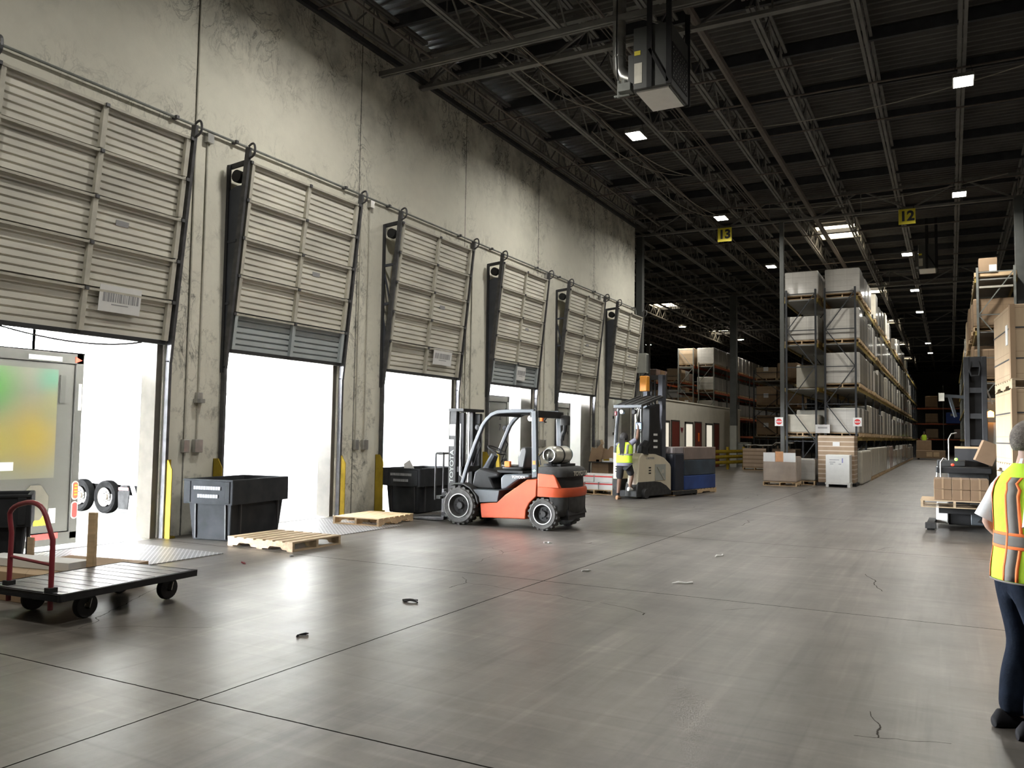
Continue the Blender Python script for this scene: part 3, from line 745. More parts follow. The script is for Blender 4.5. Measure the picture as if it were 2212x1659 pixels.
MB().box(.62, 1.08, .085, .098, .78, .86).build('red_tape', M['red'], g)
MB().bar((1.1,.2,.95), (1.5,.2,.15), .08, .08).bar((1.5,.2,.95), (1.6,.2,.2), .06, .06).box(1.2, 1.9, .1, .3, .0, .06).build('landing_leg', M['white'], g)
g = thing('yard_rail', 'thin red bar seen past the black bin in the second dock opening', 'bar', (-16, 14.2, 0))
MB().box(-.8, 1.6, 0, .06, .42, .47).build('rail', M['red'], g)
for x in (-.7, 1.5): MB().box(x, x+.05, 0, .05, -1.15, .43).build('post', M['white'], g)

# ---------------------------------------------------------------- pallets
def pallet_mb(w, d, h=.13, n=7, top=None):
    P = MB()
    for x in (0, w/2-.02, w-.04):
        P.add(*notch(x, d, h))
    bw = d/n*.74
    for k in range(n):
        y = k*(d-bw)/(n-1)
        P.box(0, w, y, y+bw, h-.018, h)
    for y in (0, d/2-.05, d-.10): P.box(0, w, y, y+.10, 0, .016)
    return P
def notch(x, d, h):
    z0, z1 = .016, h-.018
    poly = [(0,z0),(d*.15,z0),(d*.18,z0+.035),(d*.34,z0+.035),(d*.37,z0),(d*.63,z0),(d*.66,z0+.035),(d*.82,z0+.035),(d*.85,z0),(d,z0),(d,z1),(0,z1)]
    q = MB().prism(poly, 'x', x, x+.04); return q.v, q.f
def pallet(label, loc, w, d, m, rz=0, h=.13, n=7, rot=False, group='empty wooden pallets on the floor'):
    g = thing('wooden_pallet', label, 'pallet', loc, rz, group)
    for x in (0, w/2-.02, w-.04):
        MB().add(*notch(x, d, h)).build('stringer', m, g)
    bw = d/n*.76
    for k in range(n):
        y = k*(d-bw)/(n-1)
        MB().box(-.004, w+.004, y, y+bw, h-.018, h).build('deck_board', m, g)
    for y in (0, d/2-.05, d-.10): MB().box(0, w, y, y+.10, 0, .016).build('bottom_board', m, g)
    return g
pallet('worn empty pallet with open slats in front of the near black bin', (-7.66, 8.33, 0), .97, 1.18, M['wood2'], PI/2)
pallet('clean pale empty pallet lying between the two black bins', (-9.42, 11.22, .009), .93, 1.12, M['wood'], R(4))

# ---------------------------------------------------------------- big black bins
def bin_(label, loc, w, d, h, rz, letters):
    g = thing('bulk_bin', label, 'bin', loc, rz, 'black bulk bins at the dock')
    def ring(i, z): return [(i,i,z),(w-i,i,z),(w-i,d-i,z),(i,d-i,z)]
    t = .05; zs = h*.62
    B = MB()
    B.loft([ring(.10, .0), ring(.055, zs)], True)
    B.build('tub', M['bin'], g, bevel=.02)
    U = MB(); U.loft([ring(.0, zs-.02), ring(0, h), ring(t, h), ring(t+.05, zs+.0)], False)
    U.build('collar', M['bin'], g, bevel=.015)
    MB().add(ring(.07, zs+.004), [(0,1,2,3)]).build('bin_floor', M['binin'], g)
    rb = MB()
    for x in (.16, w-.16-.02):
        rb.hexa([(x,.075,.03),(x+.02,.075,.03),(x+.02,.1,.03),(x,.1,.03)], [(x+.02,.03,zs),(x+.04,.03,zs),(x+.04,.07,zs),(x+.02,.07,zs)])
        rb.build('groove', M['binin'], g); rb = MB()
    pk = MB()
    for x in (.05, w-.13): pk.box(x, x+.08, -.012, .0, zs, h-.03)
    pk.box(.0, w, -.012, 0, h-.03, h).build('rib', M['bin'], g, bevel=.006)
    for y in (.22, d-.24): MB().box(w-.05, w-.02, y, y+.02, .03, zs).build('groove', M['binin'], g)
    if letters:
        rr = random.Random(3); fw_ = mat('faded_white', (.20,.205,.22), .8, 0, .3, 14)
        for row, (xa, xb) in enumerate(((w*.22, w*.76), (w*.30, w*.70))):
            x = xa; L_ = MB()
            while x < xb:
                cw = rr.uniform(.03, .045); z = zs + (.19 if row == 0 else .075)
                L_.box(x, x+cw, -.0145, -.012, z-.005, z+.045); x += cw + .006
            L_.build('faded_lettering', fw_, g)
    return g
bin_('black plastic bulk bin standing on the floor between the first two dock doors', (-9.85, 8.41, 0), .86, 1.36, .88, R(9), True)
bin_('black plastic bulk bin left of the forklift in front of the third dock door', (-10.03, 13.42, .009), .90, 1.42, .88, 0, True)
bin_('black plastic bulk bin cut by the left edge behind the red cart handle', (-9.42, 4.72, .0), 1.0, .68, .86, R(55), False)
fl_ = thing('carton_flap', 'white carton flap sticking out of the black bin left of the forklift', 'cardboard', (-9.70, 13.75, .60))
MB().hexa([(0,0,.0),(.30,.08,0),(.31,.09,0),(.0,.02,0)], [(-.06,.0,.36),(.04,.05,.44),(.05,.06,.44),(-.06,.02,.36)]).build('flap', M['paper'], fl_)

# ---------------------------------------------------------------- platform cart
g = thing('platform_cart', 'low platform cart with worn deck and dark red tube handle', 'cart', (-6.27, 4.20, 0), R(3.5))
MB().box(-.98, 0, 0, 1.42, .235, .262).build('deck', M['cartdeck'], g, bevel=.006)
sl = MB()
for k in range(9): sl.box(-.93, -.05, .10+k*.145, .104+k*.145, .262, .2635)
sl.build('deck_seam', M['fblack'], g)
f = MB()
for x in (-.985, -.035): f.box(x, x+.04, -.005, 1.425, .205, .262)
for y in (-.005, 1.385): f.box(-.985, .005, y, y+.04, .205, .262)
f.build('frame', M['fblack'], g, bevel=.004)
for x, y, sw in ((-.17,.36,-14), (-.18,1.24,0), (-.80,1.24,0), (-.82,.36,-20)):
    c = MB().box(x-.05, x+.05, y-.05, y+.05, .195, .215).build('castor', M['galv'], g)
    MB().lathe([(.03,-.03),(.098,-.03),(.106,-.014),(.106,.014),(.098,.03),(.03,.03)], (x,y,.106), 'x', 22).build('wheel', M['rubber'], c, smooth=True)
    fk = MB()
    for s in (-.034, .034): fk.bar((x+s,y+.02,.165), (x+s,y,.09), .006, .05, (1,0,0))
    fk.build('fork', M['galv'], c)
hp = [(-.775,.10,.13), (-.775,.10,.70), (-.80,.10,.80)] + curve((-.81,.10,.86), (-.78,.10,.93), (-.62,.09,.955), 4) + curve((-.56,.08,.965), (-.38,.07,.985), (-.30,.06,.87), 5) + [(-.19,.05,.68), (-.178,.045,.12)]
MB().sweep(hp, .021, 10).build('handle', M['redcart'], g, smooth=True)
MB().cyl((-.775,.10,.50), (-.185,.045,.48), .014, 8).build('crossbar', M['redcart'], g)
for x, y in ((-.775,.10), (-.178,.045)): MB().box(x-.035, x+.035, y-.035, y+.035, .255, .30).build('handle_socket', M['fblack'], g)
# flattened cartons and timber behind the cart
def slab(name, label, cat, c, size, rz, m, tilt=0, tilt2=0, group=None):
    g = thing(name, label, cat, c, rz, group)
    w, d, h = size
    q = MB().box(0, w, 0, d, 0, h)
    if tilt or tilt2: q.xf(Matrix.Rotation(tilt, 4, 'Y') @ Matrix.Rotation(tilt2, 4, 'X'))
    return q.build('board' if 'carton' in name else name.split('_')[-1]+'_body', m, g, bevel=.004), g
G_ = 'flattened cartons behind the cart'
slab('flat_carton', 'brown flattened carton at the bottom of the heap behind the cart', 'cardboard', (-8.70,4.55,0), (1.30,1.3,.10), R(3), M['card'], group=G_)
slab('flat_carton', 'long tan carton lying in the middle of the heap behind the cart', 'cardboard', (-8.80,4.68,.102), (1.40,.50,.11), R(7), M['cardpale'], group=G_)
slab('flat_carton', 'dark ended carton jutting from the heap toward the upright board', 'cardboard', (-8.45,5.36,.102), (1.05,.45,.10), R(10), M['carddark'], group=G_)
slab('flat_carton', 'white flat carton topmost on the heap behind the cart', 'cardboard', (-8.62,4.90,.215), (1.15,.26,.08), R(9), M['paper'], group=G_)
b, g = slab('upright_board', 'short pale timber board standing upright in the carton heap', 'board', (-7.50,5.27,.2145), (.09,.04,.55), R(8), M['wood'])
b, g = slab('upright_board', 'second timber board standing behind the red cart handle', 'board', (-8.56,5.33,.102), (.09,.02,.34), R(8), M['wood2'])
slab('small_carton', 'small brown carton at the left edge under the cart end', 'box', (-7.95,3.80,0), (.55,.42,.26), R(10), M['card'])

# ---------------------------------------------------------------- counterbalance forklift
g = thing('forklift', 'orange and grey forklift with its forks toward the dock wall', 'forklift', (-6.80, 12.38, 0))
Wd = 1.14
def wheel(x, y, r, wd, parent, rim, lug=20):
    t = MB().lathe([(r*.58,0),(r*.86,-.012),(r*.95,.015),(r*.97,wd*.5),(r*.95,wd-.015),(r*.86,wd+.012),(r*.58,wd)], (x,y,r), 'y', 36, True)
    for k in range(lug):
        a = 2*PI*k/lug
        for s in (0, 1):
            aa = a + (PI/lug if s else 0)
            Mx = Matrix.Translation((x,y+(wd*.26 if s == 0 else wd*.74),r)) @ Matrix.Rotation(aa, 4, 'Y') @ Matrix.Translation((0,0,r*.955))
            q = MB().box(-r*.075, r*.075, -wd*.27, wd*.27, -.035, r*.045).xf(Mx); t.add(q.v, q.f)
    o = t.build('tyre', M['tyre'], parent, smooth=True, angle=35)
    MB().lathe([(r*.60,-.004),(r*.56,.004),(r*.53,.03),(r*.44,.07),(r*.2,.075),(r*.17,.02),(0,.015)], (x,y,r), 'y', 32).build('rim', M['fdark'], o, smooth=True)
    MB().lathe([(r*.62,-.012),(r*.58,-.012),(r*.575,.012),(r*.615,.012)], (x,y,r), 'y', 32, True).build('rim_edge', M['galv'], o, smooth=True)
    n = MB()
    for k in range(6):
        a = k*PI/3; n.cyl((x+r*.3*math.cos(a),y+.05,r+r*.3*math.sin(a)), (x+r*.3*math.cos(a),y+.085,r+r*.3*math.sin(a)), .013, 6)
    n.build('wheel_nut', M['fdark'], o)
for y in (0, Wd-.2): wheel(-.80, y, .335, .20, g, M['fdark'])
for y in (.03, Wd-.2): wheel(.81, y, .272, .17, g, M['fdark'], 18)
body = MB().prism([(-.39,.39),(-.06,.42),(.10,.56),(.51,.83),(.70,.85),(.69,.56),(.56,.44),(.50,.32),(.49,.17),(-.36,.15)], 'y', .03, Wd-.03)
body.build('side_panel', M['orange'], g, bevel=.015)
MB().prism([(-.55,.63),(-.01,.63),(-.045,.43),(-.40,.405),(-.42,.5)], 'y', .025, Wd-.025).build('step', M['fgrey'], g, bevel=.01)
hood = MB().prism([(-.01,.84),(.05,.90),(.53,.93),(.555,.86),(.34,.825),(.10,.655),(.0,.64)], 'y', .06, Wd-.06).build('hood', M['fgrey'], g, bevel=.025)
text('lettering', 'TOYOTA', .062, M['white'], hood, (.335,.057,.865))
fn = [(-.80+.40*math.cos(a), .335+.40*math.sin(a)) for a in [R(v) for v in (8,30,55,80,105,118)]] + [(-.80+.375*math.cos(a), .335+.375*math.sin(a)) for a in [R(v) for v in (118,105,80,55,30,8)]]
for y in (-.01, Wd-.22): MB().prism(fn, 'y', y, y+.23).build('fender', M['fdark'], g, bevel=.006)
MB().box(-1.0, -.4, .24, Wd-.24, .18, .62).build('front_axle', M['fblack'], g)
MB().box(.5, 1.2, .22, Wd-.22, .18, .56).build('rear_axle', M['fblack'], g)
arch = MB().prism([(.50,.16),(.50,.34),(.58,.46),(.71,.56),(.92,.57),(1.08,.5),(1.18,.38),(1.22,.26),(1.12,.26),(.95,.4),(.7,.42),(.6,.3),(.6,.16)], 'y', .2, Wd-.2).build('wheel_arch', M['fblack'], g)
def cwring(xr, z, x0=.71):
    h = [(x0,.035),(xr-.30,.035),(xr-.17,.06),(xr-.075,.15),(xr-.02,.32),(xr,.57)]
    return [(x,y,z) for x, y in h] + [(x,Wd-y,z) for x, y in h[:-1][::-1]]
cw = MB().loft([cwring(1.255,.56), cwring(1.27,.58), cwring(1.275,.68), cwring(1.255,.712)], True).build('counterweight', M['orange'], g, smooth=True, angle=50)
MB().prism([(.71,.945),(1.0,.93),(1.03,.90),(1.11,.71),(.71,.71)], 'y', .030, Wd-.030).build('counterweight_side', M['orange'], cw, bevel=.012)
MB().loft([cwring(1.21,.705,.9), cwring(1.20,.89,.9)], True).build('rear_recess', M['fblack'], cw, smooth=True)
top = MB().loft([cwring(1.235,.885,.72), cwring(1.255,.90,.72), cwring(1.255,.97,.72), cwring(1.22,1.03,.72), cwring(1.14,1.052,.72)], True).build('counterweight_top', M['fdark'], cw, smooth=True, angle=50)
text('lettering', 'TOYOTA', .105, M['strut'], top, (1.257,.57,.945), (PI/2,0,PI/2), sx=1.35)
MB().loft([cwring(1.17,.235,.98), cwring(1.22,.27,.93), cwring(1.245,.40,.96), cwring(1.25,.558,.93)], True).build('counterweight_skirt', M['fdark'], cw, smooth=True, angle=50)
# guard
gp = [(-.78,.70),(-.69,.99),(-.53,1.41),(-.38,1.74),(-.30,1.84),(-.21,1.92),(-.08,1.97),(.20,1.985),(.62,1.985)]
def bent(y, pts, w, d):
    q = MB(); rings = []
    for i, (x, z) in enumerate(pts):
        a = pts[max(i-1,0)]; b_ = pts[min(i+1,len(pts)-1)]
        t = Vector((b_[0]-a[0], 0, b_[1]-a[1])).normalized(); n = Vector((-t.z, 0, t.x))
        p = Vector((x, y, z)); rings.append([p - n*w/2 + Vector((0,-d/2,0)), p + n*w/2 + Vector((0,-d/2,0)), p + n*w/2 + Vector((0,d/2,0)), p - n*w/2 + Vector((0,d/2,0))])
    return q.loft(rings, True)
for y in (.075, Wd-.075):
    bent(y, gp, .065, .07).build('guard_pillar', M['fgrey'], g, bevel=.012)
    MB().prism([(.575,1.99),(.665,1.99),(.70,.88),(.60,.86)], 'y', y-.04, y+.04).build('rear_post', M['fgrey'], g, bevel=.012)
    MB().sweep([(-.60,y+.05,1.02), (-.50,y+.08,1.3), (-.46,y+.08,1.4), (-.50,y+.05,1.5)], .012, 6).build('grab_handle', M['fblack'], g)
rf = MB()
for k in range(5): rf.box(-.15, .62, .2+k*.185-.03, .2+k*.185+.03, 1.955, 1.985)
rf.box(.54, .70, .06, Wd-.06, 1.88, 1.995).box(-.22, -.14, .06, Wd-.06, 1.90, 1.96)
rf.build('roof_bars', M['fblack'], g, bevel=.006)
st = MB().box(.52, .60, .07, .075, 1.0, 1.05).build('red_sticker', M['redcart'], g) if False else None
MB().box(.615, .665, .031, .034, 1.09, 1.15).build('orange_sticker', M['orangetape'], g)
MB().prism([(.61,.985),(.64,.965),(.68,.985),(.65,1.01)], 'y', .030, .034).build('green_sticker', mat('green_sticker', (.25,.6,.35), .5), g)
# seat
sb = MB().box(-.14, .26, .33, .81, .96, 1.04).build('seat', M['seat'], g, bevel=.04)
MB().box(-.15, .12, .35, .79, 1.035, 1.05).build('seat_sheen', M['greytape'], sb, bevel=.006)  # pale slab painting the white reflection on the seat top
MB().prism([(.18,1.0),(.30,1.0),(.36,1.30),(.33,1.38),(.24,1.36),(.17,1.2)], 'y', .33, .81).build('backrest', M['seat'], g, bevel=.03)
MB().box(-.06, .05, .28, .34, 1.02, 1.12).build('belt_buckle', M['orangetape'], sb, bevel=.01)
MB().box(-.20, .30, .28, .86, .92, .96).build('seat_base', M['fblack'], g)
# dash and steering
MB().prism([(-.66,.63),(-.60,.92),(-.50,.99),(-.30,.95),(-.12,.92),(-.12,.84),(-.28,.82),(-.18,.63)], 'y', .18, Wd-.18).build('dashboard', M['fblack'], g, bevel=.03)
sc = MB().sweep([(-.56,.55,.92), (-.40,.55,1.22)], [.10,.07], 10).build('steering_column', M['fgrey'], g)
axis = Vector((-.20,0,.30)).normalized() if False else Vector((.45,0,.9)).normalized()
c0 = Vector((-.35,.52,1.30)); u = Vector((0,1,0)); v = axis.cross(u)
MB().sweep([c0 + (u*math.cos(t)+v*math.sin(t))*.17 for t in [2*PI*k/24 for k in range(25)]], .013, 6, False).build('steering_wheel', M['fblack'], g, smooth=True)
q = MB()
for t in (0, 2.1, 4.2): q.bar(c0, c0+(u*math.cos(t)+v*math.sin(t))*.17, .02, .012)
q.build('wheel_spoke', M['fblack'], g)
lv = MB()
for k in range(3): lv.cyl((-.30,.72+.07*k,.93), (-.34,.72+.07*k,1.12), .010, 6).sphere((-.34,.72+.07*k,1.13), .02, .02, .025, 8, 6)
lv.build('lever', M['fblack'], g)
MB().prism([(-.60,.98),(-.52,.98),(-.55,1.25),(-.58,1.28)], 'y', .95, 1.0).build('yellow_tag', M['yellow'], g)
# mast
for y in (.22, Wd-.34):
    r = MB().box(-1.17, -1.02, y, y+.025, .08, 2.03).box(-1.17, -1.14, y, y+.10, .08, 2.03).box(-1.05, -1.02, y, y+.10, .08, 2.03)
    r.build('mast_rail', M['fdark'], g, bevel=.005)
    MB().box(-1.0, -.90, y+.06, y+.13, .12, 1.96).build('inner_mast_rail', M['fblack'], g)
    MB().cyl((-.93,y+.16,.15), (-.93,y+.16,1.95), .035, 12).build('lift_cylinder', M['galv'], g)
for bx in ((-1.17,-.86,.20,Wd-.20,1.985,2.035), (-1.14,-.9,.24,Wd-.24,.12,.26), (-1.0,-.9,.24,Wd-.24,.9,1.0)): MB().box(*bx).build('mast_crossbar', M['fblack'], g)
MB().sweep([(-.97,.30,1.9), (-.95,.26,1.2), (-.93,.24,.85), (-.86,.26,.78)], .014, 6).build('hydraulic_hose', M['galv'], g)
ch = MB()
for y in (.45, .52, .62, .69): ch.box(-1.05, -1.03, y, y+.03, .2, 1.98)
ch.build('lift_chain', M['galv'], g)
text('lettering', 'TOYOTA', .11, M['uprightgrey'], g, (-1.095,.217,1.0), (PI/2,-PI/2,0), sx=1.3)
MB().box(-1.15, -1.03, .214, .219, 1.55, 1.75).build('load_plate', M['strut'], g); MB().box(-1.16, -1.06, .214, .219, 1.36, 1.48).build('paper_label', M['paper'], g)
ca = MB().box(-1.26, -1.18, .16, Wd-.16, .12, .18).box(-1.26, -1.18, .16, Wd-.16, .46, .53)
for y in (.2, Wd-.24): ca.box(-1.24, -1.19, y, y+.04, .1, .55)
ca.build('carriage', M['fblack'], g)
bk = MB()
for y in (.10, .36, .57, .78, Wd-.10): bk.cyl((-1.36,y,.4), (-1.36,y,1.22), .017, 8)
bk.sweep([(-1.20,.10,1.235), (-1.34,.10,1.235), (-1.37,.12,1.22), (-1.36,Wd-.1,1.22)], .018, 8)
bk.box(-1.38, -1.25, .10, Wd-.10, .42, .47)
bk.build('load_backrest', M['fdark'], g)
for y in (.30, .72):
    MB().prism([(-2.22,.018),(-1.36,.012),(-1.30,.03),(-1.30,.58),(-1.345,.58),(-1.352,.075),(-2.22,.032)], 'y', y, y+.12).build('fork', M['track'], g, bevel=.004)
# tank and fittings
tk = MB().lathe([(0,.32),(.07,.325),(.125,.345),(.152,.40),(.152,.92),(.125,.99),(.07,1.02),(0,1.02)], (.80,0,1.245), 'y', 24).build('gas_tank', M['tank'], g, smooth=True)
MB().lathe([(.10,.27),(.115,.27),(.115,.345),(.10,.345)], (.80,0,1.245), 'y', 18, True).build('tank_collar', M['galv'], tk, smooth=True)
MB().lathe([(.155,.55),(.157,.56),(.157,.60),(.155,.61), (.15,.58)], (.80,0,1.245), 'y', 24, True).build('tank_strap', M['fblack'], tk)
MB().lathe([(.1545,.90),(.156,.905),(.13,.985),(.125,.985)], (.80,0,1.245), 'y', 24, True).build('tank_cap', mat('teal_band', (.06,.22,.28), .5), tk, smooth=True)
MB().box(.66, .98, .36, .98, 1.055, 1.095).box(.78, .84, .30, .34, 1.06, 1.2).build('tank_cradle', M['fblack'], g)
MB().sweep([(.68,.3,1.30), (.62,.26,1.22), (.66,.24,1.08)], .014, 6).build('gas_hose', M['fblack'], g)
bc = MB().lathe([(.045,0),(.045,.02),(.04,.02),(.04,.085),(.03,.10),(0,.10)], (.50,.62,1.82), 'z', 14).build('beacon', M['orangetape'], g)
MB().bar((.60,.62,1.93), (.52,.62,1.81), .05, .02).box(.44, .56, .57, .67, 1.80, 1.82).build('beacon_bracket', M['fblack'], g)
af = MB().lathe([(.045,-.02),(.085,-.02),(.09,.0),(.09,.12),(.075,.15),(.02,.16),(0,.17)], (.80,.93,1.78), 'z', 18).build('air_cleaner', M['fdark'], g, smooth=True)
MB().sweep([(.80,.93,1.77), (.79,.93,1.66), (.72,1.0,1.60), (.69,1.04,1.50)], .04, 8).build('intake_pipe', M['fblack'], g)
for y in (.07, Wd-.07):
    MB().lathe([(0,0),(.045,.01),(.06,.06),(.06,.075),(0,.078)], (-.44-.06,y,1.70), 'y', 14).bar((-.44,y+.02,1.70), (-.50,y+.03,1.70), .03, .03).build('work_lamp', M['fblack'], g)
MB().lathe([(0,0),(.05,.01),(.05,.06),(0,.07)], (.52,.1,1.86), 'y', 14).build('rear_lamp', M['galv'], g)

# ---------------------------------------------------------------- reach truck
g = thing('reach_truck', 'cream and charcoal stand-up reach truck with a blue load', 'forklift', (-6.95, 19.85, 0), R(-12))
MB().prism([(.0,.40),(.08,1.04),(.22,1.15),(.80,1.15),(1.35,1.03),(1.66,.86),(1.72,.78),(1.72,.14),(.0,.30)], 'x', -.30, 0).build('side_cowl', M['crown'], g, bevel=.03)
MB().prism([(-.06,.05),(-.02,.30),(.02,.43),(.85,.43),(1.15,.40),(1.45,.30),(1.72,.14),(1.72,.05)], 'x', -.34, .012).build('base_skirt', M['fdark'], g, bevel=.02)
MB().box(-.74, -.30, .78, 1.70, .06, 1.12).build('battery_case', M['fdark'], g, bevel=.02)
MB().box(.002, .014, .86, 1.40, .44, .86).build('side_recess', M['columnpale'], g, bevel=.004)
MB().bar((.02,.95,.80), (.02,1.3,.46), .02, .02).box(.014, .02, 1.18, 1.3, .62, .72).build('recess_detail', M['strut'], g)
MB().box(-.74, -.02, .0, .80, .06, .20).build('operator_floor', M['fblack'], g)
MB().prism([(-.74,1.20),(-.54,1.08),(-.54,.48),(-.74,.48)], 'y', .02, .62).build('back_panel', M['crown'], g, bevel=.025)
MB().prism([(-.745,.48),(-.535,.48),(-.535,.05),(-.64,.05),(-.735,.28)], 'y', .015, .64).build('back_skirt', M['fdark'], g, bevel=.02)
sl = MB()
for z in (.66, .72, .78): sl.box(-.66, -.60, .012, .021, z, z+.035)
sl.build('vent_slot', M['fblack'], g)
sl = MB()
for z in (.62, .69, .76): sl.box(.0, .004, .55, .66, z, z+.035)
sl.build('vent_slot', M['fblack'], g)
text('lettering', 'CROWN', .075, M['greyink'], g, (.004,.62,1.02), (PI/2,0,PI/2), sx=1.4)
MB().sweep([(-.70,.06,1.15), (-.66,.05,1.8), (-.60,.05,2.28)], [.05,.045,.04], 8).build('guard_post', M['fgrey'], g)
MB().sweep([(-.68,.95,1.0), (-.62,.95,2.3)], .035, 8).build('guard_post', M['strut'], g)
MB().sweep([(-.48,.95,1.0), (-.48,.95,2.3)], .018, 8).build('guard_post', M['galv'], g)
rf = MB().hexa([(-.70,.0,2.30),(.10,.0,2.30),(.08,1.15,2.60),(-.70,1.15,2.60)], [(-.70,.0,2.37),(.10,.0,2.37),(.08,1.15,2.65),(-.70,1.15,2.65)])
rf.build('guard_roof', M['fdark'], g, bevel=.01)
rs = MB()
for k in range(4): rs.hexa([(-.66+.2*k,.02,2.372),(-.60+.2*k,.02,2.372),(-.60+.2*k,1.14,2.652),(-.66+.2*k,1.14,2.652)], [(-.66+.2*k,.02,2.385),(-.60+.2*k,.02,2.385),(-.60+.2*k,1.14,2.665),(-.66+.2*k,1.14,2.665)])
rs.build('roof_bar', M['fblack'], g)
MB().box(-.72, .12, -.02, .03, 2.295, 2.375).build('roof_rim', M['fgrey'], g, bevel=.01)
MB().prism([(.55,1.12),(.60,2.30),(1.10,2.44),(1.15,1.12)], 'x', -.22, .0).build('control_tower', M['fblack'], g, bevel=.02)
lb = MB()
for z in (1.28, 1.44, 1.60): lb.box(.0, .004, .78, .98, z, z+.055)
lb.build('white_label', M['paper'], g)
MB().sweep([(-.10,.40,1.12), (-.10,.42,1.28), (-.06,.55,1.42)], [.16,.14,.10], 10).build('armrest', M['fblack'], g)
for x in (-.62, -.16):
    MB().box(x, x+.13, 1.28, 1.48, .1, 3.22).build('mast_rail', M['wedge'], g, bevel=.008)
for z in (2.3, 3.1): MB().box(-.62, -.03, 1.30, 1.42, z, z+.11).build('mast_crossbar', M['fblack'], g)
for x in (-.40, -.30): MB().cyl((x,1.36,.2), (x,1.36,3.05), .03, 10).build('lift_cylinder', M['fblack'], g)
MB().box(-.62, -.40, 1.10, 1.27, 2.78, 3.19).build('orange_cover', mat('orange_cover', (.80,.33,.04), .5), g, bevel=.02)
for x in (-.52, -.16):
    MB().lathe([(0,0),(.05,.0),(.065,.02),(.065,.07),(0,.08)], (x,.05,2.20), 'y', 16).build('work_lamp', M['galv'] if x < -.3 else M['fblack'], g)
MB().lathe([(0,-.06),(.04,-.06),(.045,.05),(0,.06)], (-.66,.03,2.16), 'z', 12).build('beacon', M['redcart'], g)
MB().box(-.40, -.20, .56, .60, 1.74, 1.95).build('terminal', M['fblack'], g, bevel=.01)
MB().box(-.385, -.24, .552, .561, 1.77, 1.92).build('screen', M['screen'], g)
MB().cyl((-.28,.6,1.84), (-.12,.75,1.84), .02, 8).build('terminal_arm', M['fblack'], g)
MB().sweep(curve((-.42,.5,2.28), (-.30,.45,1.95), (-.28,.52,1.78), 8), .007, 5).build('cable', M['strut'], g)
wl = MB().lathe([(0,0),(.12,0),(.13,.02),(.13,.1),(.12,.12),(0,.12)], (-.02,.30,.13), 'x', 20).build('drive_wheel', M['rubber'], g)
MB().box(.06, .09, .22, .30, .05, .22).build('wheel_cover', M['galv'], wl)
for x in (-.78, .06):
    MB().box(x, x+.09, 1.7, 2.9, .04, .13).build('outrigger', M['fdark'], g)
    MB().cyl((x,2.85,.06), (x+.09,2.85,.06), .06, 14).build('load_wheel', M['rubber'], g)
# its load
def at_truck(lx, ly, z=0):
    a = R(-12); return (-6.95 + lx*math.cos(a) - ly*math.sin(a), 19.85 + lx*math.sin(a) + ly*math.cos(a), z)
g = thing('mixed_load', 'tall pallet load with blue base and brown carton top on the reach truck', 'pallet load', at_truck(-.62, 1.80, 0.0), R(-12))
pm = pallet_mb(.66, 2.45, .13, 13); pm.xf(Matrix.Translation((0,.05,.0))); pm.build('pallet', M['wood'], g)
MB().box(.0, .66, .05, .55, .13, 1.12).build('dark_crate', mat('blue_black_wrap', (.012,.016,.03), .5, 0, .3, 3), g, bevel=.02)
MB().box(.0, .66, .56, 2.45, .13, .52).build('blue_crate', mat('deep_blue_wrap', (.02,.06,.24), .5, 0, .3, 2.5), g, bevel=.02)
MB().box(.0, .66, .56, 2.45, .525, .95).build('green_crate', mat('blue_green_wrap', (.03,.05,.075), .5, 0, .5, 2.2), g, bevel=.02)
MB().box(.0, .66, .56, 2.45, .955, 1.30).build('carton_layer', mat('faded_brown_print', (.22,.17,.15), .7, 0, .15, 2.5), g, bevel=.015)
MB().box(.02, .64, .05, .55, 1.125, 1.30).build('pale_carton', mat('pale_mauve_carton', (.30,.27,.28), .7, 0, .1, 3), g, bevel=.015)
# ---------------------------------------------------------------- order picker lift on the right
g = thing('order_picker', 'dark order-picker lift with orange beacon at the mouth of the aisle', 'forklift', (.05, 16.5, 0))
MB().box(-.30, -.10, .75, 1.7, .07, .40).build('side_cover', M['white'], g, bevel=.02)
MB().box(-.10, .26, .80, 1.9, .05, .40).build('battery_case', M['fblack'], g, bevel=.01)
MB().box(.26, .62, .78, 1.9, .06, .40).build('motor_cover', M['fgrey'], g, bevel=.015)
MB().prism([(.36,.12),(.44,.10),(.48,.2),(.44,.33),(.38,.30),(.43,.2)], 'y', .76, .785).build('cover_emblem', M['fblack'], g)
for x in (-.44, .58):
    o = MB().bar((x+.08 if x < 0 else x,.95,.10), (x+.05,.05,.07), .12, .09).build('outrigger', M['fdark'], g)
    MB().box(x-.03, x+.15, .0, .16, .03, .13).build('castor_guard', M['fdark'], o, bevel=.008)
    MB().cyl((x+.0,.08,.05), (x+.12,.08,.05), .05, 14).build('castor', M['rubber'], o)
MB().box(-.25, .60, .15, 1.05, .30, .41).build('fork_carriage', M['fblack'], g)
for x in (.20, .50):
    MB().box(x, x+.09, 1.75, 1.93, .1, 3.22).build('mast_rail', M['darksteel'], g, bevel=.006)
for z0, z1 in ((1.5,1.62),(2.02,2.12),(2.52,2.62),(3.02,3.22)): MB().box(.28, .52, 1.76, 1.79, z0, z1).build('mast_crossbar', M['darksteel'], g)
MB().box(.29, .50, 1.86, 1.9, .5, 3.15).build('mast_chain_panel', M['fblack'], g)
MB().sweep([(.34,1.78,3.15), (.30,1.74,2.95), (.33,1.72,2.85), (.46,1.72,2.85), (.48,1.74,3.0), (.46,1.78,3.15)], .018, 6).build('mast_hose', M['fblack'], g)
MB().box(-.30, .62, 1.0, 1.72, .98, 1.10).build('operator_platform', M['fblack'], g, bevel=.02)
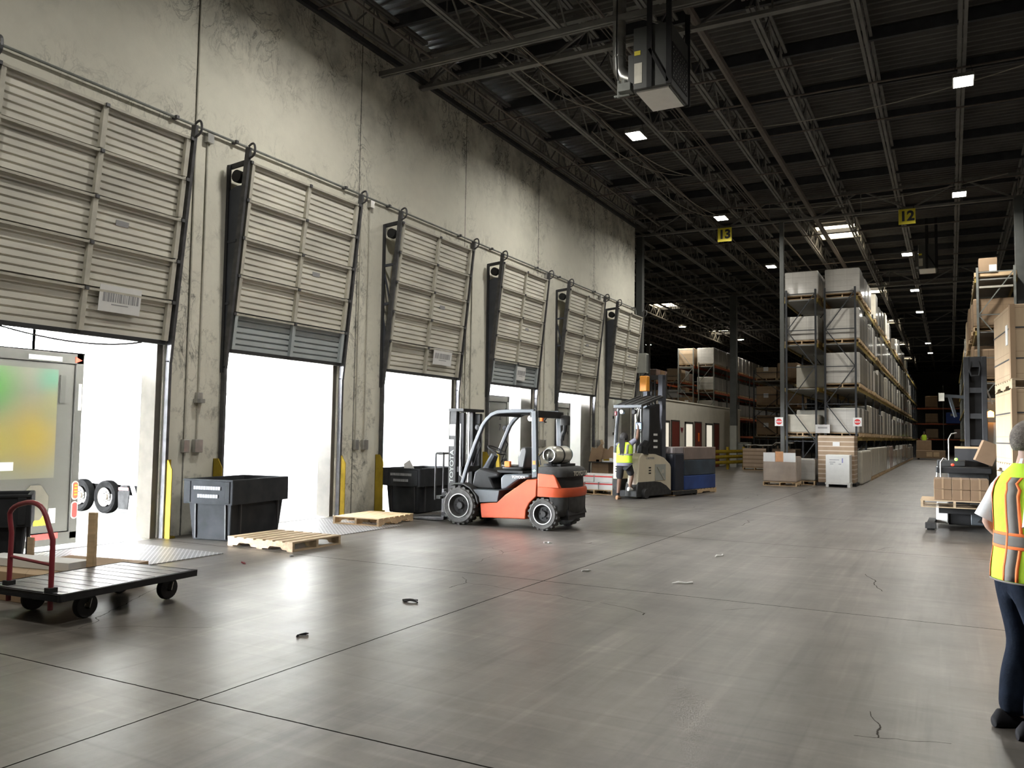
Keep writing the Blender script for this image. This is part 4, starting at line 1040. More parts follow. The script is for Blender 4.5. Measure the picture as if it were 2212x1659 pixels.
MB().box(-.28, .20, 1.2, 1.7, 1.10, 1.22).box(-.1, .6, 1.55, 1.72, .4, .98).build('control_console', M['fdark'], g, bevel=.02)
MB().box(.02, .58, 1.70, 1.74, 1.44, 1.48).build('shelf_edge', M['wood'], g)
MB().box(.02, .58, 1.705, 1.735, 1.10, 1.44).build('console_screen', M['binin'], g)
q = MB()
q.sweep([(-.22,1.0,.85), (-.22,1.0,1.18), (-.17,1.0,1.26), (-.12,1.0,1.24)], .014, 8)
q.sweep([(-.08,1.3,1.1), (-.08,1.3,1.62), (-.03,1.3,1.72), (.06,1.3,1.74)], .012, 8)
q.sweep([(-.27,1.02,1.1), (-.30,1.02,.72)], .014, 8)
q.build('grab_rail', M['galv'], g)
MB().sphere((-.02,1.02,1.14), .03, .03, .025, 10, 6).build('warning_lamp', M['redlamp'], g)
MB().sphere((.04,1.08,1.24), .03, .03, .03, 10, 6).build('green_lamp', mat('green_lamp', (.4,1,.15), .4, 0, 0, emit=1.2), g)
MB().bar((.2,1.8,2.44), (-.18,1.75,2.47), .05, .06).bar((-.05,1.75,2.44), (.05,1.78,2.05), .05, .05).build('lamp_arm', M['fgrey'], g)
MB().box(-.24, -.14, 1.69, 1.75, 2.36, 2.52).build('arm_plate', M['strut'], g)
MB().bar((.58,1.84,2.6), (.68,1.84,2.3), .03, .03).bar((.58,1.84,2.08), (.64,1.84,2.08), .03, .03).build('beacon_bracket', M['galv'], g)
MB().lathe([(0,0),(.055,.0),(.06,.02),(.055,.10),(0,.13)], (.64,1.80,2.05), 'z', 14).build('beacon', M['amber'], g)
MB().box(.58, .76, 1.86, 1.9, .4, 1.95).build('back_panel', M['columnpale'], g)
pallet('wooden pallet carried on the order picker under brown cartons', (-.48, 16.42, .412), 1.06, 1.0, M['wood2'], 0, .13, 6, group=None)
k = 0
for zi in range(2):
    for xi in range(3):
        c = thing('carton', 'brown carton on the order picker pallet, %s layer, %s of three across' % (('lower', 'upper')[zi], ('left', 'middle', 'right')[xi]), 'box', (-.27+.285*xi, 16.50, .5435+.186*zi), 0, 'cartons on the order picker')
        MB().box(0, .28, 0, .85, 0, .183).build('carton_body', M['cardshade'], c, bevel=.006)
        MB().box(.125, .155, -.002, .852, .02, .1835).build('tape', M['card'], c)
t_, g2 = slab('tilted_carton', 'brown carton leaning on the order picker platform', 'box', (.40,17.55,1.24), (.30,.36,.40), R(4), M['cardshade'], R(22))

# tall strapped cardboard stacks beside it
for k, (z, nm) in enumerate(((0, 'lowest, hidden behind the standing man'), (1.155, 'middle one behind the standing man'), (2.31, 'topmost, beside the grey column'))):
    g = thing('strapped_stack', 'strapped brown carton pallet load, ' + nm, 'pallet load', (.75, 13.0, z), R(5), 'strapped carton stacks on the right')
    pm = pallet_mb(1.10, 1.55, .13, 8); pm.build('pallet', M['wood2'], g)
    b = MB().box(.0, 1.10, .0, 1.55, .132, 1.15).build('cartons', M['cardpale'], g, bevel=.012)
    sp_ = MB()
    for zz in (.40, .82): sp_.box(-.004, 1.104, -.004, 1.554, zz, zz+.02)
    sp_.build('strap', M['binin'], g)
    e = MB().box(-.012, .05, -.010, .10, .14, 1.152).build('corner_board', M['cardpale'] if False else M['card'], g)
    if k == 2: MB().box(-.008, -.003, .25, .42, .62, .90).build('paper_label', M['paper'], g)

# ---------------------------------------------------------------- storage racks
def frame_mb(w, h, braces=True):
    F = MB()
    for x in (0, w-.065): F.box(x, x+.065, -.035, .035, 0, h).box(x-.03, x+.11, -.06, .06, 0, .01)
    n = max(2, int(h/1.25)); st = (h-.3)/n
    for i in range(n+1): F.box(.06, w-.06, -.015, .015, .15+i*st-.015, .15+i*st+.015)
    if braces:
        for i in range(n):
            a, c = ((.06, w-.06) if i % 2 == 0 else (w-.06, .06)); F.bar((a,0,.16+i*st), (c,0,.14+(i+1)*st), .03, .03, (0,1,0))
    return F
def rack(name, label, x0, x1, y0, bays, bl, levels, h, bm_, um, decks=True, group=None):
    g = thing(name, label, 'rack', (x0, y0, 0), 0, group)
    w = x1-x0
    fm = frame_mb(w, h).mesh('upright_frame', um)
    for i in range(bays+1): inst('upright_frame', fm, g, (0, i*bl, 0))
    b1 = MB().box(w, w+.045, .04, bl-.04, -.13, 0).box(w-.012, w+.005, .0, .07, -.2, .03).box(w-.012, w+.005, bl-.07, bl, -.2, .03).mesh('beam', bm_)
    b2 = MB().box(-.045, 0, .04, bl-.04, -.13, 0).mesh('rear_beam', bm_)
    dm = MB().box(.01, w-.01, .06, bl-.06, -.06, -.02).mesh('deck', M['rackdeck'])
    for z in levels:
        for i in range(bays):
            inst('beam', b1, g, (0, i*bl, z)); inst('rear_beam', b2, g, (0, i*bl, z))
            if decks: inst('deck', dm, g, (0, i*bl, z))
    return g
def load_proto(w, d, h, m, pal=True, soft=.045):
    q = MB().box(0, w, 0, d, .135 if pal else 0, h).mesh('wrapped_goods', m)
    p = pallet_mb(w, d, .13, 6).mesh('pallet', M['wood']) if pal else None
    return (q, p, w, d, h, soft)
PRO = {}
for nm, mm in (('wrap','wrap'),('grey','wrapgrey'),('cream','wrapcream'),('brown','carddark'),('pink','wrappink'),('tan','cardpale')):
    for hi, hh in enumerate((.78, 1.02, 1.24)): PRO[nm, hi] = load_proto(1.16, 1.06, hh, M[mm])
def load(key, label, loc, group, name=None, rz=0, bev=True):
    if name is None: name = {'wrap':'wrapped_pallet_load','grey':'wrapped_pallet_load','pink':'wrapped_pallet_load','cream':'sack_pallet_load','brown':'carton_pallet_load','tan':'carton_pallet_load'}.get(key[0] if len(key) == 2 else '', 'pallet_load')
    q, p, w, d, h, soft = PRO[key] if len(key) == 2 else key
    g = thing(name, label, 'pallet load', loc, rz, group)
    o = inst('wrapped_goods', q, g)
    if bev:
        b = o.modifiers.new('edge', 'BEVEL'); b.width = soft; b.segments = 3; b.limit_method = 'ANGLE'
    if p: inst('pallet', p, g)
    return g
LV = [1.66, 3.40, 4.98, 6.62]
TN = ['floor', 'lowest shelf', 'second shelf', 'third shelf', 'top shelf']
RA = rack('pallet_rack', 'tall yellow-beamed rack run along the left side of the aisle', -3.92, -2.85, 31.0, 16, 3.7, LV, 6.95, M['beam'], M['upright'])
RB = rack('pallet_rack', 'yellow-beamed rack run back to back with the aisle rack', -5.24, -4.17, 31.0, 6, 3.7, LV, 6.95, M['beam'], M['upright'])
rr = random.Random(21)
for t, z in enumerate([0] + LV):
    n = 0
    for b_ in range(12):
        for s in range(3):
            y = 31.0 + b_*3.7 + .12 + s*1.17
            n += 1
            if t == 4 and b_ > 0 and rr.random() < (.30 if b_ < 7 else .55): continue
            if t == 3 and rr.random() < .08: continue
            if t == 0:
                if b_ == 0: continue
                key = ('cream' if b_ < 3 else 'pink' if b_ == 4 and s < 2 else rr.choice(('cream','wrap','grey')), 2 if b_ < 4 else rr.choice((1,2)))
                x = -3.85
            else:
                key = (rr.choice(('wrap','wrap','wrap','grey','cream') if b_ > 0 else ('wrap',)), rr.choice((1,2,2)) if t < 4 else (1 if b_ == 0 else rr.choice((0,1,2))))
                if b_ == 0 and t == 4: key = ('wrap', 1)
                if t == 2 and b_ == 0: key = ('wrap', 2)
                x = -3.92 + rr.uniform(-.03,.03)
            load(key, '%s wrapped pallet load on the %s of the aisle rack, %s along it' % ({'wrap':'white','grey':'grey','cream':'cream','pink':'pinkish'}[key[0]], TN[t], nth(n-1)), (x, y, z+.002), 'pallet loads in the aisle rack')
for t, z in enumerate([0] + LV):
    if t == 0: continue
    for s in range(3):
        if (t, s) in ((2,1), (2,0), (1,1)): continue
        y = 31.12 + s*1.17
        key = ('wrap', 1) if t >= 3 else (('cream','grey')[s % 2], 0 if s == 0 else 1)
        load(key, '%s wrapped pallet load on the %s of the rear rack, %s from its front' % ({'wrap':'white','grey':'grey','cream':'cream'}[key[0]], TN[t], nth(s)), (-5.28 if t > 2 else -5.26, y, z+.002), 'pallet loads in the rear rack')
# bags and boxes standing on the floor along the aisle rack
BG = load_proto(.62, .85, 1.17, M['wrapcream'], False, .07)
for i in range(4):
    load(BG, 'tall cream sack bundle standing on the floor along the aisle rack, %s from the front' % nth(i), (-3.32, 31.13+.87*i, 0), 'cream sack bundles along the aisle rack', 'sack_bundle')
# pallets on the floor before the racks
tb = load_proto(1.16, 1.0, 1.60, mat('kraft_layers', (.36,.255,.17), .7, 0, .1, 3, .2, 8, lines=(('Z', .155, .035, (.62,.52,.42)),), coat=.4), False, .02)
g = load(tb, 'tall brown layered stack on black pallet before the aisle rack', (-4.0, 29.85, .10), None)
MB().box(-.05, 1.21, -.02, 1.02, -.10, -.005).build('black_pallet', M['fblack'], g)
MB().box(.48, .70, -.025, -.021, 1.24, 1.38).build('paper_label', M['paper'], g)
g = thing('appliance_carton', 'white upright carton on white skid before the tall brown stack', 'box', (-3.66, 29.1, 0))
MB().box(.0, .74, .0, .70, .14, 1.06).build('carton_body', M['white'], g, bevel=.02)
sk = MB().box(-.02, .76, -.02, .72, .09, .14)
for x in (0, .66): sk.box(x, x+.09, 0, .70, 0, .09)
sk.build('skid', M['white'], g)
pr = MB()
for z, a, b_ in ((.88,.12,.42),(.80,.12,.30),(.74,.14,.24),(.74,.40,.48)): pr.box(a, b_, -.004, 0, z, z+.03)
pr.build('faint_print', mat('faint_print', (.45,.45,.47), .6), g); MB().box(.50, .54, -.004, 0, .80, .95).build('blue_print', mat('blue_print', (.3,.3,.55), .6), g)
g = load(load_proto(1.08, 1.0, .98, M['wrapbrown'], True, .05), 'wrapped brown mixed pallet with white papers, left before the racks', (-5.55, 28.4, 0), None)
for a in (.02, .66): MB().box(a, a+.39, -.012, -.004, .80, 1.10).build('white_paper', M['paper'], g)
MB().box(.40, .66, -.012, -.004, .80, 1.14).build('orange_paper', mat('pale_orange_paper', (.62,.32,.16), .7), g)
g = load(load_proto(.75, .9, .90, M['wrapgrey'], True, .06), 'smaller grey wrapped pallet right of the brown papered pallet', (-4.84, 29.75, 0), None)
lay = mat('kraft_layers_low', (.40,.30,.22), .75, 0, .1, 3, .2, 8, lines=(('Z', .19, .05, (.24,.17,.12)),), coat=.3)
pl = load_proto(1.10, 1.1, 1.05, lay, True, .02)
load(pl, 'low layered brown pallet left of the grey column by the yellow rail', (-8.95, 40.9, 0), 'low layered pallets', rz=R(8))
load(pl, 'low layered brown pallet half behind the slim grey column', (-7.65, 41.4, 0), 'low layered pallets', rz=R(-4))
g = thing('plastic_cover', 'crumpled grey plastic sheet over the low layered pallets', 'sheet', (-8.9, 41.0, 1.09))
sh = MB(); gx = 14; sr = random.Random(4)
pts = [[(2.25*i/gx, .12+.8*j/4, .10+.07*sr.random()+(.14 if i > 8 else 0)) for j in range(5)] for i in range(gx+1)]
sh.loft(pts, False, False); so = sh.build('sheet', M['wrapgrey'], g); m_ = so.modifiers.new('t', 'SOLIDIFY'); m_.thickness = .02
for j, x in enumerate((.2, .8, 1.5, 2.0)): MB().box(x, x+.06, .3, .36, -.03, .11).build('support', M['wood2'], g)

# left rack with orange beams beyond the office, brown rack, dark far racks
RC = rack('pallet_rack', 'orange-beamed rack with white loads above the office roof', -16.4, -15.3, 55.0, 8, 3.7, [1.66,3.0,4.6,6.35], 7.6, M['beamorange'], M['uprightgrey'])
RC2 = rack('pallet_rack', 'second orange-beamed rack behind the white loads over the office', -15.0, -13.9, 55.0, 8, 3.7, [1.66,3.0,4.6,6.35], 6.6, M['beamorange'], M['uprightgrey'])
for t, z in ((1, 3.0), (2, 4.6), (3, 6.35)):
    n = 0
    for b_ in range(7):
        for s in range(3):
            n += 1
            if t < 3 and rr.random() < .12: continue
            if t == 3 and b_ > 5: continue
            key = ('grey' if t < 3 and b_ > 0 else 'wrap', 2 if t == 3 else 1)
            load(key, '%s wrapped load on the %s of the orange-beamed rack, %s along it' % (('white' if key[0] == 'wrap' else 'grey'), ('', 'lower', 'middle', 'top')[t] + ' shelf', nth(n-1)), (-15.1, 55.12+b_*3.7+s*1.17, z+.002), 'loads in the orange-beamed rack')
for b_ in range(3):
    for s in range(3):
        load(('tan', 2), 'pale tall carton load on the left top shelf over the office, %s along it' % nth(b_*3+s), (-16.45, 55.12+b_*3.7+s*1.17, 6.352), 'pale loads over the office')
g = load(('brown', 2), 'brown carton with white label low in the orange-beamed rack', (-16.4, 55.12, 3.002), None)
MB().box(.45, .70, -.012, -.004, .7, 1.05).build('paper_label', M['paper'], g)
RD = rack('pallet_rack', 'brown carton rack seen between the slim column and tall rack', -10.35, -8.6, 50.2, 4, 3.7, [1.66,3.4,4.98], 5.6, M['beam'], M['upright'])
for t, z in enumerate((1.66, 3.4, 4.98)):
    for s in range(3):
        g = load(('brown', 2) if t < 2 else ('tan', 0), 'brown carton load on the %s of the rack behind the slim column, %s back' % (TN[t+1], nth(s)), (-10.2, 50.32+s*1.17, z+.002), 'brown loads behind the slim column')
        g2 = load(('brown', 1), 'brown carton load on the right of the %s behind the slim column, %s back' % (TN[t+1], nth(s)), (-9.02, 50.32+s*1.17, z+.002) if False else (-8.98, 50.32+s*1.17, z+.002), 'brown loads behind the slim column')
        if s == 0: MB().box(.42, .70, -.012, -.004, .55, .80).build('paper_label', M['paper'], g)
RE = rack('pallet_rack', 'dim orange-beamed rack far on the left beside the dock wall end', -21.4, -20.3, 62.0, 5, 3.7, [1.66,3.0,4.4,5.8], 6.4, M['beamorange'], M['uprightgrey'])
RF = rack('pallet_rack', 'dim orange-beamed rack far left, just right of the lift mast', -19.4, -18.3, 62.0, 5, 3.7, [1.66,3.0,4.4,5.8], 6.4, M['beamorange'], M['uprightgrey'])
for t, z in enumerate((3.0, 4.4, 5.8)):
    for s in range(3):
        for x, nm in ((-21.4, 'outer'), (-19.4, 'inner')):
            load((rr.choice(('brown','grey','tan','pink')), rr.choice((0,1))), 'dim load in the %s far-left rack, %s shelf up, %s along' % (nm, ORD[t+1], nth(s)), (x, 62.12+s*1.17, z+.002), 'dim loads in the far-left racks')
# right rack
RR = rack('pallet_rack', 'rack run along the right side of the aisle, open top shelf', .78, 1.84, 29.1, 14, 3.7, [1.66,3.4,4.98,6.62], 6.95, M['beam'], M['uprightgrey'])
MB().box(.08, .98, -.03, .03, 6.3, 6.36).build('tie_bar', M['strut'], RR)
for t, z in enumerate([0] + [1.66,3.4,4.98,6.62]):
    n = 0
    for b_ in range(5):
        for s in range(3):
            n += 1
            if t == 4: continue
            if rr.random() < .1 and b_ > 0: continue
            key = (('brown' if b_ < 2 else rr.choice(('tan','wrap','grey','brown'))), 1 if (t == 3 and b_ == 0) else rr.choice((1,2)))
            load(key, '%s pallet load on the %s of the right aisle rack, %s along it' % ({'brown':'brown','tan':'tan','wrap':'white','grey':'grey'}[key[0]], TN[t], nth(n-1)), (.66+rr.uniform(-.05,.05), 29.22+b_*3.7+s*1.17, z+.002), 'pallet loads in the right aisle rack')
g = thing('carton', 'small brown carton on the corner of the right rack top', 'box', (.86, 29.16, 6.83))
MB().box(0, .5, 0, .5, 0, .42).build('carton_body', M['card'], g, bevel=.01); MB().box(.28, .48, -.004, 0, .0, .2).build('white_label', M['paper'], g)
sk = thing('plank_deck', 'pale planks laid over the top beams of the right rack', 'planks', (.78, 29.22, 6.655))
for i in range(5): MB().box(-.06, 1.12, i*.75, i*.75+.42, 0, .16 if False else .03).build('plank', M['wood'], sk)
MB().box(-.05, 1.1, -.02, .05, .032, .16).build('front_plank', M['wood'], sk)
# cross rack at the end of the aisle
RX = rack('pallet_rack', 'orange-beamed cross rack closing the far end of the aisle', 0, 1.05, 0, 4, 2.6, [1.7,3.3,4.9], 7.2, M['beamorange'], M['uprightgrey'])
RX.rotation_euler = (0,0,PI/2 ); RX.location = (4.6, 96.0, 0)
for t, z in enumerate((0, 1.7, 3.3, 4.9)):
    for s in range(4):
        if (t, s) in ((0,1), (0,3), (2,2)): continue
        load(('brown', 2) if t > 2 else (rr.choice(('brown','tan','pink')), 1), 'carton load in the cross rack at the aisle end, %s, %s from the left' % (TN[t], ORD[s]), (-5.45+s*2.6+.6, 96.0, z+.002), 'loads in the cross rack')
g = thing('blue_crate', 'bright blue crate in the cross rack at the aisle end', 'crate', (-.35, 95.3, 3.302))
MB().box(0, 1.3, 0, 1, 0, 1.1).build('crate_body', M['blue'], g, bevel=.03); MB().box(.4, .8, -.01, 0, .75, 1.0).build('label', M['paper'], g)
# aisle marks
for x, y, z, nm in ((-5.22, 29.52, 2.0, 'round red and white sign hung on the slim grey column'), (-2.84, 30.93, 2.03, 'round red and white sign on the front corner of the aisle rack')):
    g = thing('stop_sign', nm, 'sign', (x, y, z), 0, 'red and white disc signs')
    MB().box(-.14, .14, 0, .008, 0, .30).build('board', M['paper'], g)
    MB().lathe([(0,-.003),(.10,-.003),(.10,0),(0,0)], (0,0,.15), 'y', 24).build('disc', M['red'], g)
    MB().box(-.085, .085, -.006, -.003, .125, .175).build('band', M['paper'], g)
    text('lettering', 'STOP', .045, M['red'], g, (0,-.0075,.15), ext=.001)
g = thing('bay_sign', 'white placard on the beam between the two rack frames', 'sign', (-4.19, 30.9, 1.78))
MB().box(-.03, .45, 0, .01, 0, .30).build('board', M['paper'], g)
q = MB()
for k in range(7): q.box(.06+.045*k, .095+.045*k, -.003, 0, .16, .22)
q.build('faded_lettering', M['greyink'], g)

# ---------------------------------------------------------------- office block on the left
o = MB().box(-19, -11.0, 34.0, 49.6, 0, 3.16)
g = thing('office_block', 'low cream office block with dark red doors behind the reach truck', 'office', (0, 0, 0))
o.build('office_wall', M['office'], g, bevel=.02)
MB().box(-19.05, -10.95, 33.95, 49.65, 3.16, 3.22).build('roof_trim', M['office'], g)
MB().box(-11.0, -10.985, 46.9, 47.0, 0, 3.15).build('wall_joint', M['strut'], g)
for a, b_ in ((34.15,35.6), (38.0,39.4), (41.7,43.1)):
    w = MB()
    for y in (a, b_-.12): w.box(-11.0, -10.96, y, y+.12, .1, 2.28)
    w.box(-11.0, -10.96, a, b_, 2.18, 2.28).box(-11.0, -10.96, a, b_, .0, .12)
    w.build('window_frame', M['winframe'], g); MB().box(-11.0, -10.985, a+.12, b_-.12, .12, 2.18).build('window_pane', M['officelit'], g)
for a, b_ in ((35.9,37.05), (39.7,40.85), (43.4,44.4)):
    d = MB().box(-11.0, -10.97, a, b_, .0, 2.26).build('office_door', M['reddoor'], g)
    MB().box(-10.97, -10.93, b_-.18, b_-.12, .95, 1.1).build('door_handle', M['chrome'], d)
    w = MB()
    for y in (a-.06, b_): w.box(-11.0, -10.96, y, y+.06, 0, 2.32)
    w.box(-11.0, -10.96, a-.06, b_+.06, 2.26, 2.32).build('door_frame', M['winframe'], d)
g2 = thing('orange_notice', 'small orange notice hung on the middle dark red office door', 'sign', (-10.965, 40.2, 1.35))
MB().box(0, .01, 0, .26, 0, .42).build('board', M['orangetape'], g2)
g2 = thing('wall_notice', 'small dark notice on the office wall between door and window', 'sign', (-10.99, 37.35, 1.9))
MB().prism([(0,0),(.18,-.16),(.36,0),(.36,.12),(.18,.06),(0,.12)], 'x', 0, .01).build('board', M['redcart'], g2)
for k, (y, z0, z1) in enumerate(((47.2,.0,1.2), (48.4,.75,1.3), (48.4,.0,.72))):
    g2 = thing('grey_cabinet', 'grey cabinet at the right end of the office, %s' % ('tall narrow one', 'upper of the pair', 'lower of the pair')[k], 'cabinet', (-10.9, y, z0), 0, 'grey cabinets by the office')
    MB().box(0, .6, 0, 1.0, 0, z1-z0).build('cabinet_body', M['columnpale'], g2, bevel=.01); MB().box(.6, .61, .06, .94, .05, z1-z0-.05).build('cabinet_door', M['column'] if k == 0 else M['columnpale'], g2)
g2 = thing('guard_rail', 'yellow guard rail in front of the office end', 'rail', (-10.1, 38.8, 0), R(-10))
for y in (0, 2.2, 4.2): MB().box(-.05, .05, y, y+.10, 0, 1.1).build('post', M['yellow'], g2)
for z in (.35, .62, .88): MB().box(.05, .09, 0, 4.3, z-.08, z+.08).box(.08, .11, 0, 4.3, z-.03, z+.03).build('rail', M['yellow'], g2)
# electrical cabinet at the end of the dock wall
g2 = thing('electrical_cabinet', 'grey electrical cabinet hung at the end of the dock wall', 'cabinet', (-10.10, 28.64, 3.86))
MB().box(.0, .42, -.12, .16, 0, .72).build('cabinet_body', M['columnpale'], g2, bevel=.015)
MB().box(.42, .43, -.09, .13, .05, .67).build('cabinet_door', M['column'], g2)
MB().bar((0,.0,-.3), (.40,.0,0), .05, .05).box(-.145, .03, -.05, .05, .2, .3).build('bracket', M['darksteel'], g2)
q = MB()
for k in range(4): q.sweep(curve((.06+.08*k,0,0), (.02+.09*k,.02,-.5), (.04,.0,-1.1-.2*k), 6), .018, 6)
q.build('cable', M['galv'], g2)
# red-striped cartons on a pallet
pallet('low wooden pallet under the red-striped white cartons', (-9.02, 20.75, 0), 1.06, .95, M['wood'], 0, .13, 6, group=None)
for zi in range(2):
    xs = ((0,.52),(.53,.53)) if zi else ((0,.25),(.26,.39),(.66,.40))
    for xi, (x, w) in enumerate(xs):
        g2 = thing('striped_carton', 'white red-striped carton on the low pallet, %s row, %s from the forklift' % (('lower', 'upper')[zi], ORD[xi]), 'box', (-9.02+x, 20.78, .132+.20*zi), 0, 'red-striped cartons')
        MB().box(0, w-.01, 0, .88, 0, .196).build('carton_body', M['paper'], g2, bevel=.006); MB().box(.002, w-.012, -.003, 0, .135, .17).build('red_stripe', M['red'], g2)
# desk in front of the farthest door
g2 = thing('work_table', 'dark work table with bent legs before the farthest dock door', 'table', (-9.85, 23.6, .009))
MB().box(0, .95, 0, .7, .74, .77).build('tabletop', M['fdark'], g2, bevel=.006)
for y in (.04, .62):
    for x, s in ((.05,-1), (.90,1)): MB().sweep([(x,y,.74), (x+.03*s,y,.60), (x+.02*s,y,0)], .016, 6).build('leg', M['fblack'], g2)
MB().box(.08, .62, .10, .62, .25, .74).build('drawer_unit', M['carddark'], g2)
g3 = thing('cardboard_offcuts', 'torn brown cardboard stacked upright on the dark work table', 'cardboard', (-9.85, 23.65, .781))
MB().prism([(-.05,.0),(.35,.0),(.42,.40),(.38,.55),(.20,.40),(.05,.44)], 'y', .1, .14).prism([(.22,.06),(.86,.10),(.98,.46),(.60,.48),(.5,.36),(.34,.42)], 'y', .3, .33).box(.2, .3, .1, .33, 0, .06).build('cardboard_sheet', M['card'], g3)
MB().prism([(.35,.44),(.43,.56),(.37,.68),(.30,.66),(.33,.56),(.26,.46)], 'y', .15, .18).build('torn_flap', M['wood2'], g3)
g3 = thing('paper_pile', 'white papers lying on the dark work table', 'paper', (-9.4, 23.62, .780))
MB().box(0, .42, 0, .22, 0, .03).box(.22, .30, .03, .1, .03, .12).build('sheets', M['paper'], g3)

# litter on the floor
LT = [((-4.53,6.54), 'dark twisted strap lying on the floor right of the platform cart', 'strap', M['ink']), ((-2.59,8.89), 'white paper scrap on the floor in the open middle', 'scrap', M['paper']), ((-2.75,11.17), 'white scrap on the floor farther off in the middle', 'scrap', M['paper']),
      ((-7.41,8.05), 'crushed grey scrap before the worn pallet', 'scrap', M['greyink']), ((-7.47,7.31), 'red scrap on the floor left of the worn pallet', 'scrap', M['redcart']), ((-5.25,11.09), 'small white scrap on the floor behind the forklift', 'scrap', M['paper']),
      ((-3.8,9.07), 'pale curled scrap beside the floor joint', 'scrap', M['paper']), ((-4.5,5.03), 'small dark scrap near the floor crack', 'scrap', M['ink'])]
for i, ((x, y), lb_, nm, mm) in enumerate(LT):
    g2 = thing('floor_'+nm, lb_, 'litter', (x, y, .001), R(37*i), 'litter on the floor')
    sr = random.Random(i); q = MB()
    if nm == 'strap':
        for k in range(4): q.sweep(curve((-.09+.02*k,-.02*k,.008), (sr.uniform(-.05,.05),sr.uniform(-.08,.08),.03), (.10-.02*k,.03*k-.03,.008), 6), .008, 5)
    else:
        L_ = .06 if i > 2 else .12
        q.sweep([(-L_,0,.006), (-L_*.3,.02,.012), (L_*.3,-.01,.008), (L_,.02,.010)], [.006,.016,.010,.014], 6, True, .6)
    q.build(nm, mm, g2)

# ---------------------------------------------------------------- people
def person(label, loc, rz, J, skin, group=None):
    g = thing('person', label, 'person', loc, rz, group)
    names = list(J); idx = {n: i for i, n in enumerate(names)}
    E = [('pelvis','waist'),('waist','chest'),('chest','neck'),('neck','jaw'),('jaw','brow'),('brow','crown'),('jaw','nose')]
    for s in 'LR':
        E += [('chest','sh'+s),('sh'+s,'el'+s),('el'+s,'wr'+s),('wr'+s,'pa'+s),('pelvis','hi'+s),('hi'+s,'kn'+s),('kn'+s,'an'+s),('an'+s,'to'+s)]
    ex = []
    for s in 'LR':
        wr, pa = Vector(J['wr'+s][0]), Vector(J['pa'+s][0]); d = (pa-wr).normalized()
        side = d.orthogonal().normalized(); side = Vector((0,1,0)) - d*d.y; side = side.normalized(); nrm = d.cross(side)
        inn = nrm if nrm.x*pa.x < 0 else -nrm
        for k, (off, L_) in enumerate(((-.027,.060),(-.009,.072),(.010,.076),(.029,.068))):
            a = pa + side*off + d*.030; b_ = a + d*L_*.55 + inn*.012; c = b_ + d*L_*.5 + inn*.028
            for q, p in enumerate((a, b_, c)):
                J['f%s%d%d' % (s,k,q)] = (tuple(p), (.0095, .0085, .0065)[q]); names.append('f%s%d%d' % (s,k,q)); idx[names[-1]] = len(names)-1
            ex += [('pa'+s, 'f%s%d0' % (s,k)), ('f%s%d0' % (s,k), 'f%s%d1' % (s,k)), ('f%s%d1' % (s,k), 'f%s%d2' % (s,k))]
        a = wr + d*.035 + side*.03; b_ = a + d*.03 + side*.018 + inn*.02; c = b_ + d*.028 + inn*.012
        for q, p in enumerate((a, b_, c)):
            J['t%s%d' % (s,q)] = (tuple(p), (.013, .0105, .0085)[q]); names.append('t%s%d' % (s,q)); idx[names[-1]] = len(names)-1
        ex += [('wr'+s, 't%s0' % s), ('t%s0' % s, 't%s1' % s), ('t%s1' % s, 't%s2' % s)]
    E += ex
    me = bpy.data.meshes.new('body'); me.from_pydata([J[n][0] for n in names], [(idx[a], idx[b_]) for a, b_ in E], [])
    o = bpy.data.objects.new('body', me); COL.objects.link(o); o.parent = g
    o.modifiers.new('skin', 'SKIN').use_smooth_shade = True; sub = o.modifiers.new('sub', 'SUBSURF'); sub.levels = 1; sub.render_levels = 1
    me.materials.append(skin)
    for n in names:
        v = me.skin_vertices[0].data[idx[n]]; r = J[n][1]; v.radius = (r, r) if not hasattr(r, '__len__') else r
        v.use_root = (n == 'pelvis')
    for p in me.polygons: p.use_smooth = True
    return g
def ell(cx, cy, z, rx, ry, n=28, tz=0): return [(cx+rx*math.cos(2*PI*k/n), cy+ry*math.sin(2*PI*k/n), z+tz*math.sin(2*PI*k/n)) for k in range(n)]
def shell(rings, name, m, parent, thick=.008):
    o = MB().loft(rings, False).build(name, m, parent, smooth=True, angle=80)
    s = o.modifiers.new('thick', 'SOLIDIFY'); s.thickness = thick; s.offset = 1
    b = o.modifiers.new('sub', 'SUBSURF'); b.levels = 1; b.render_levels = 1
    return o
def head(g, c, hair, yaw=0):
    f = MB()
    for s in (-1, 1): f.sphere((c[0]+s*.032, c[1]+.066, c[2]+.008), .013, .010, .008, 10, 6)
    f.build('eye', M['white'], g)
    e = MB()
    for s in (-1, 1): e.sphere((c[0]+s*.072, c[1]-.005, c[2]-.005), .012, .022, .034, 10, 8)
    e.build('ear', None or g.children[0].data.materials[0], g)
    MB().sweep([(c[0]-.022,c[1]+.062,c[2]-.062), (c[0],c[1]+.068,c[2]-.060), (c[0]+.022,c[1]+.062,c[2]-.062)], .006, 6).build('mouth', M['redcart'], g)
    return f
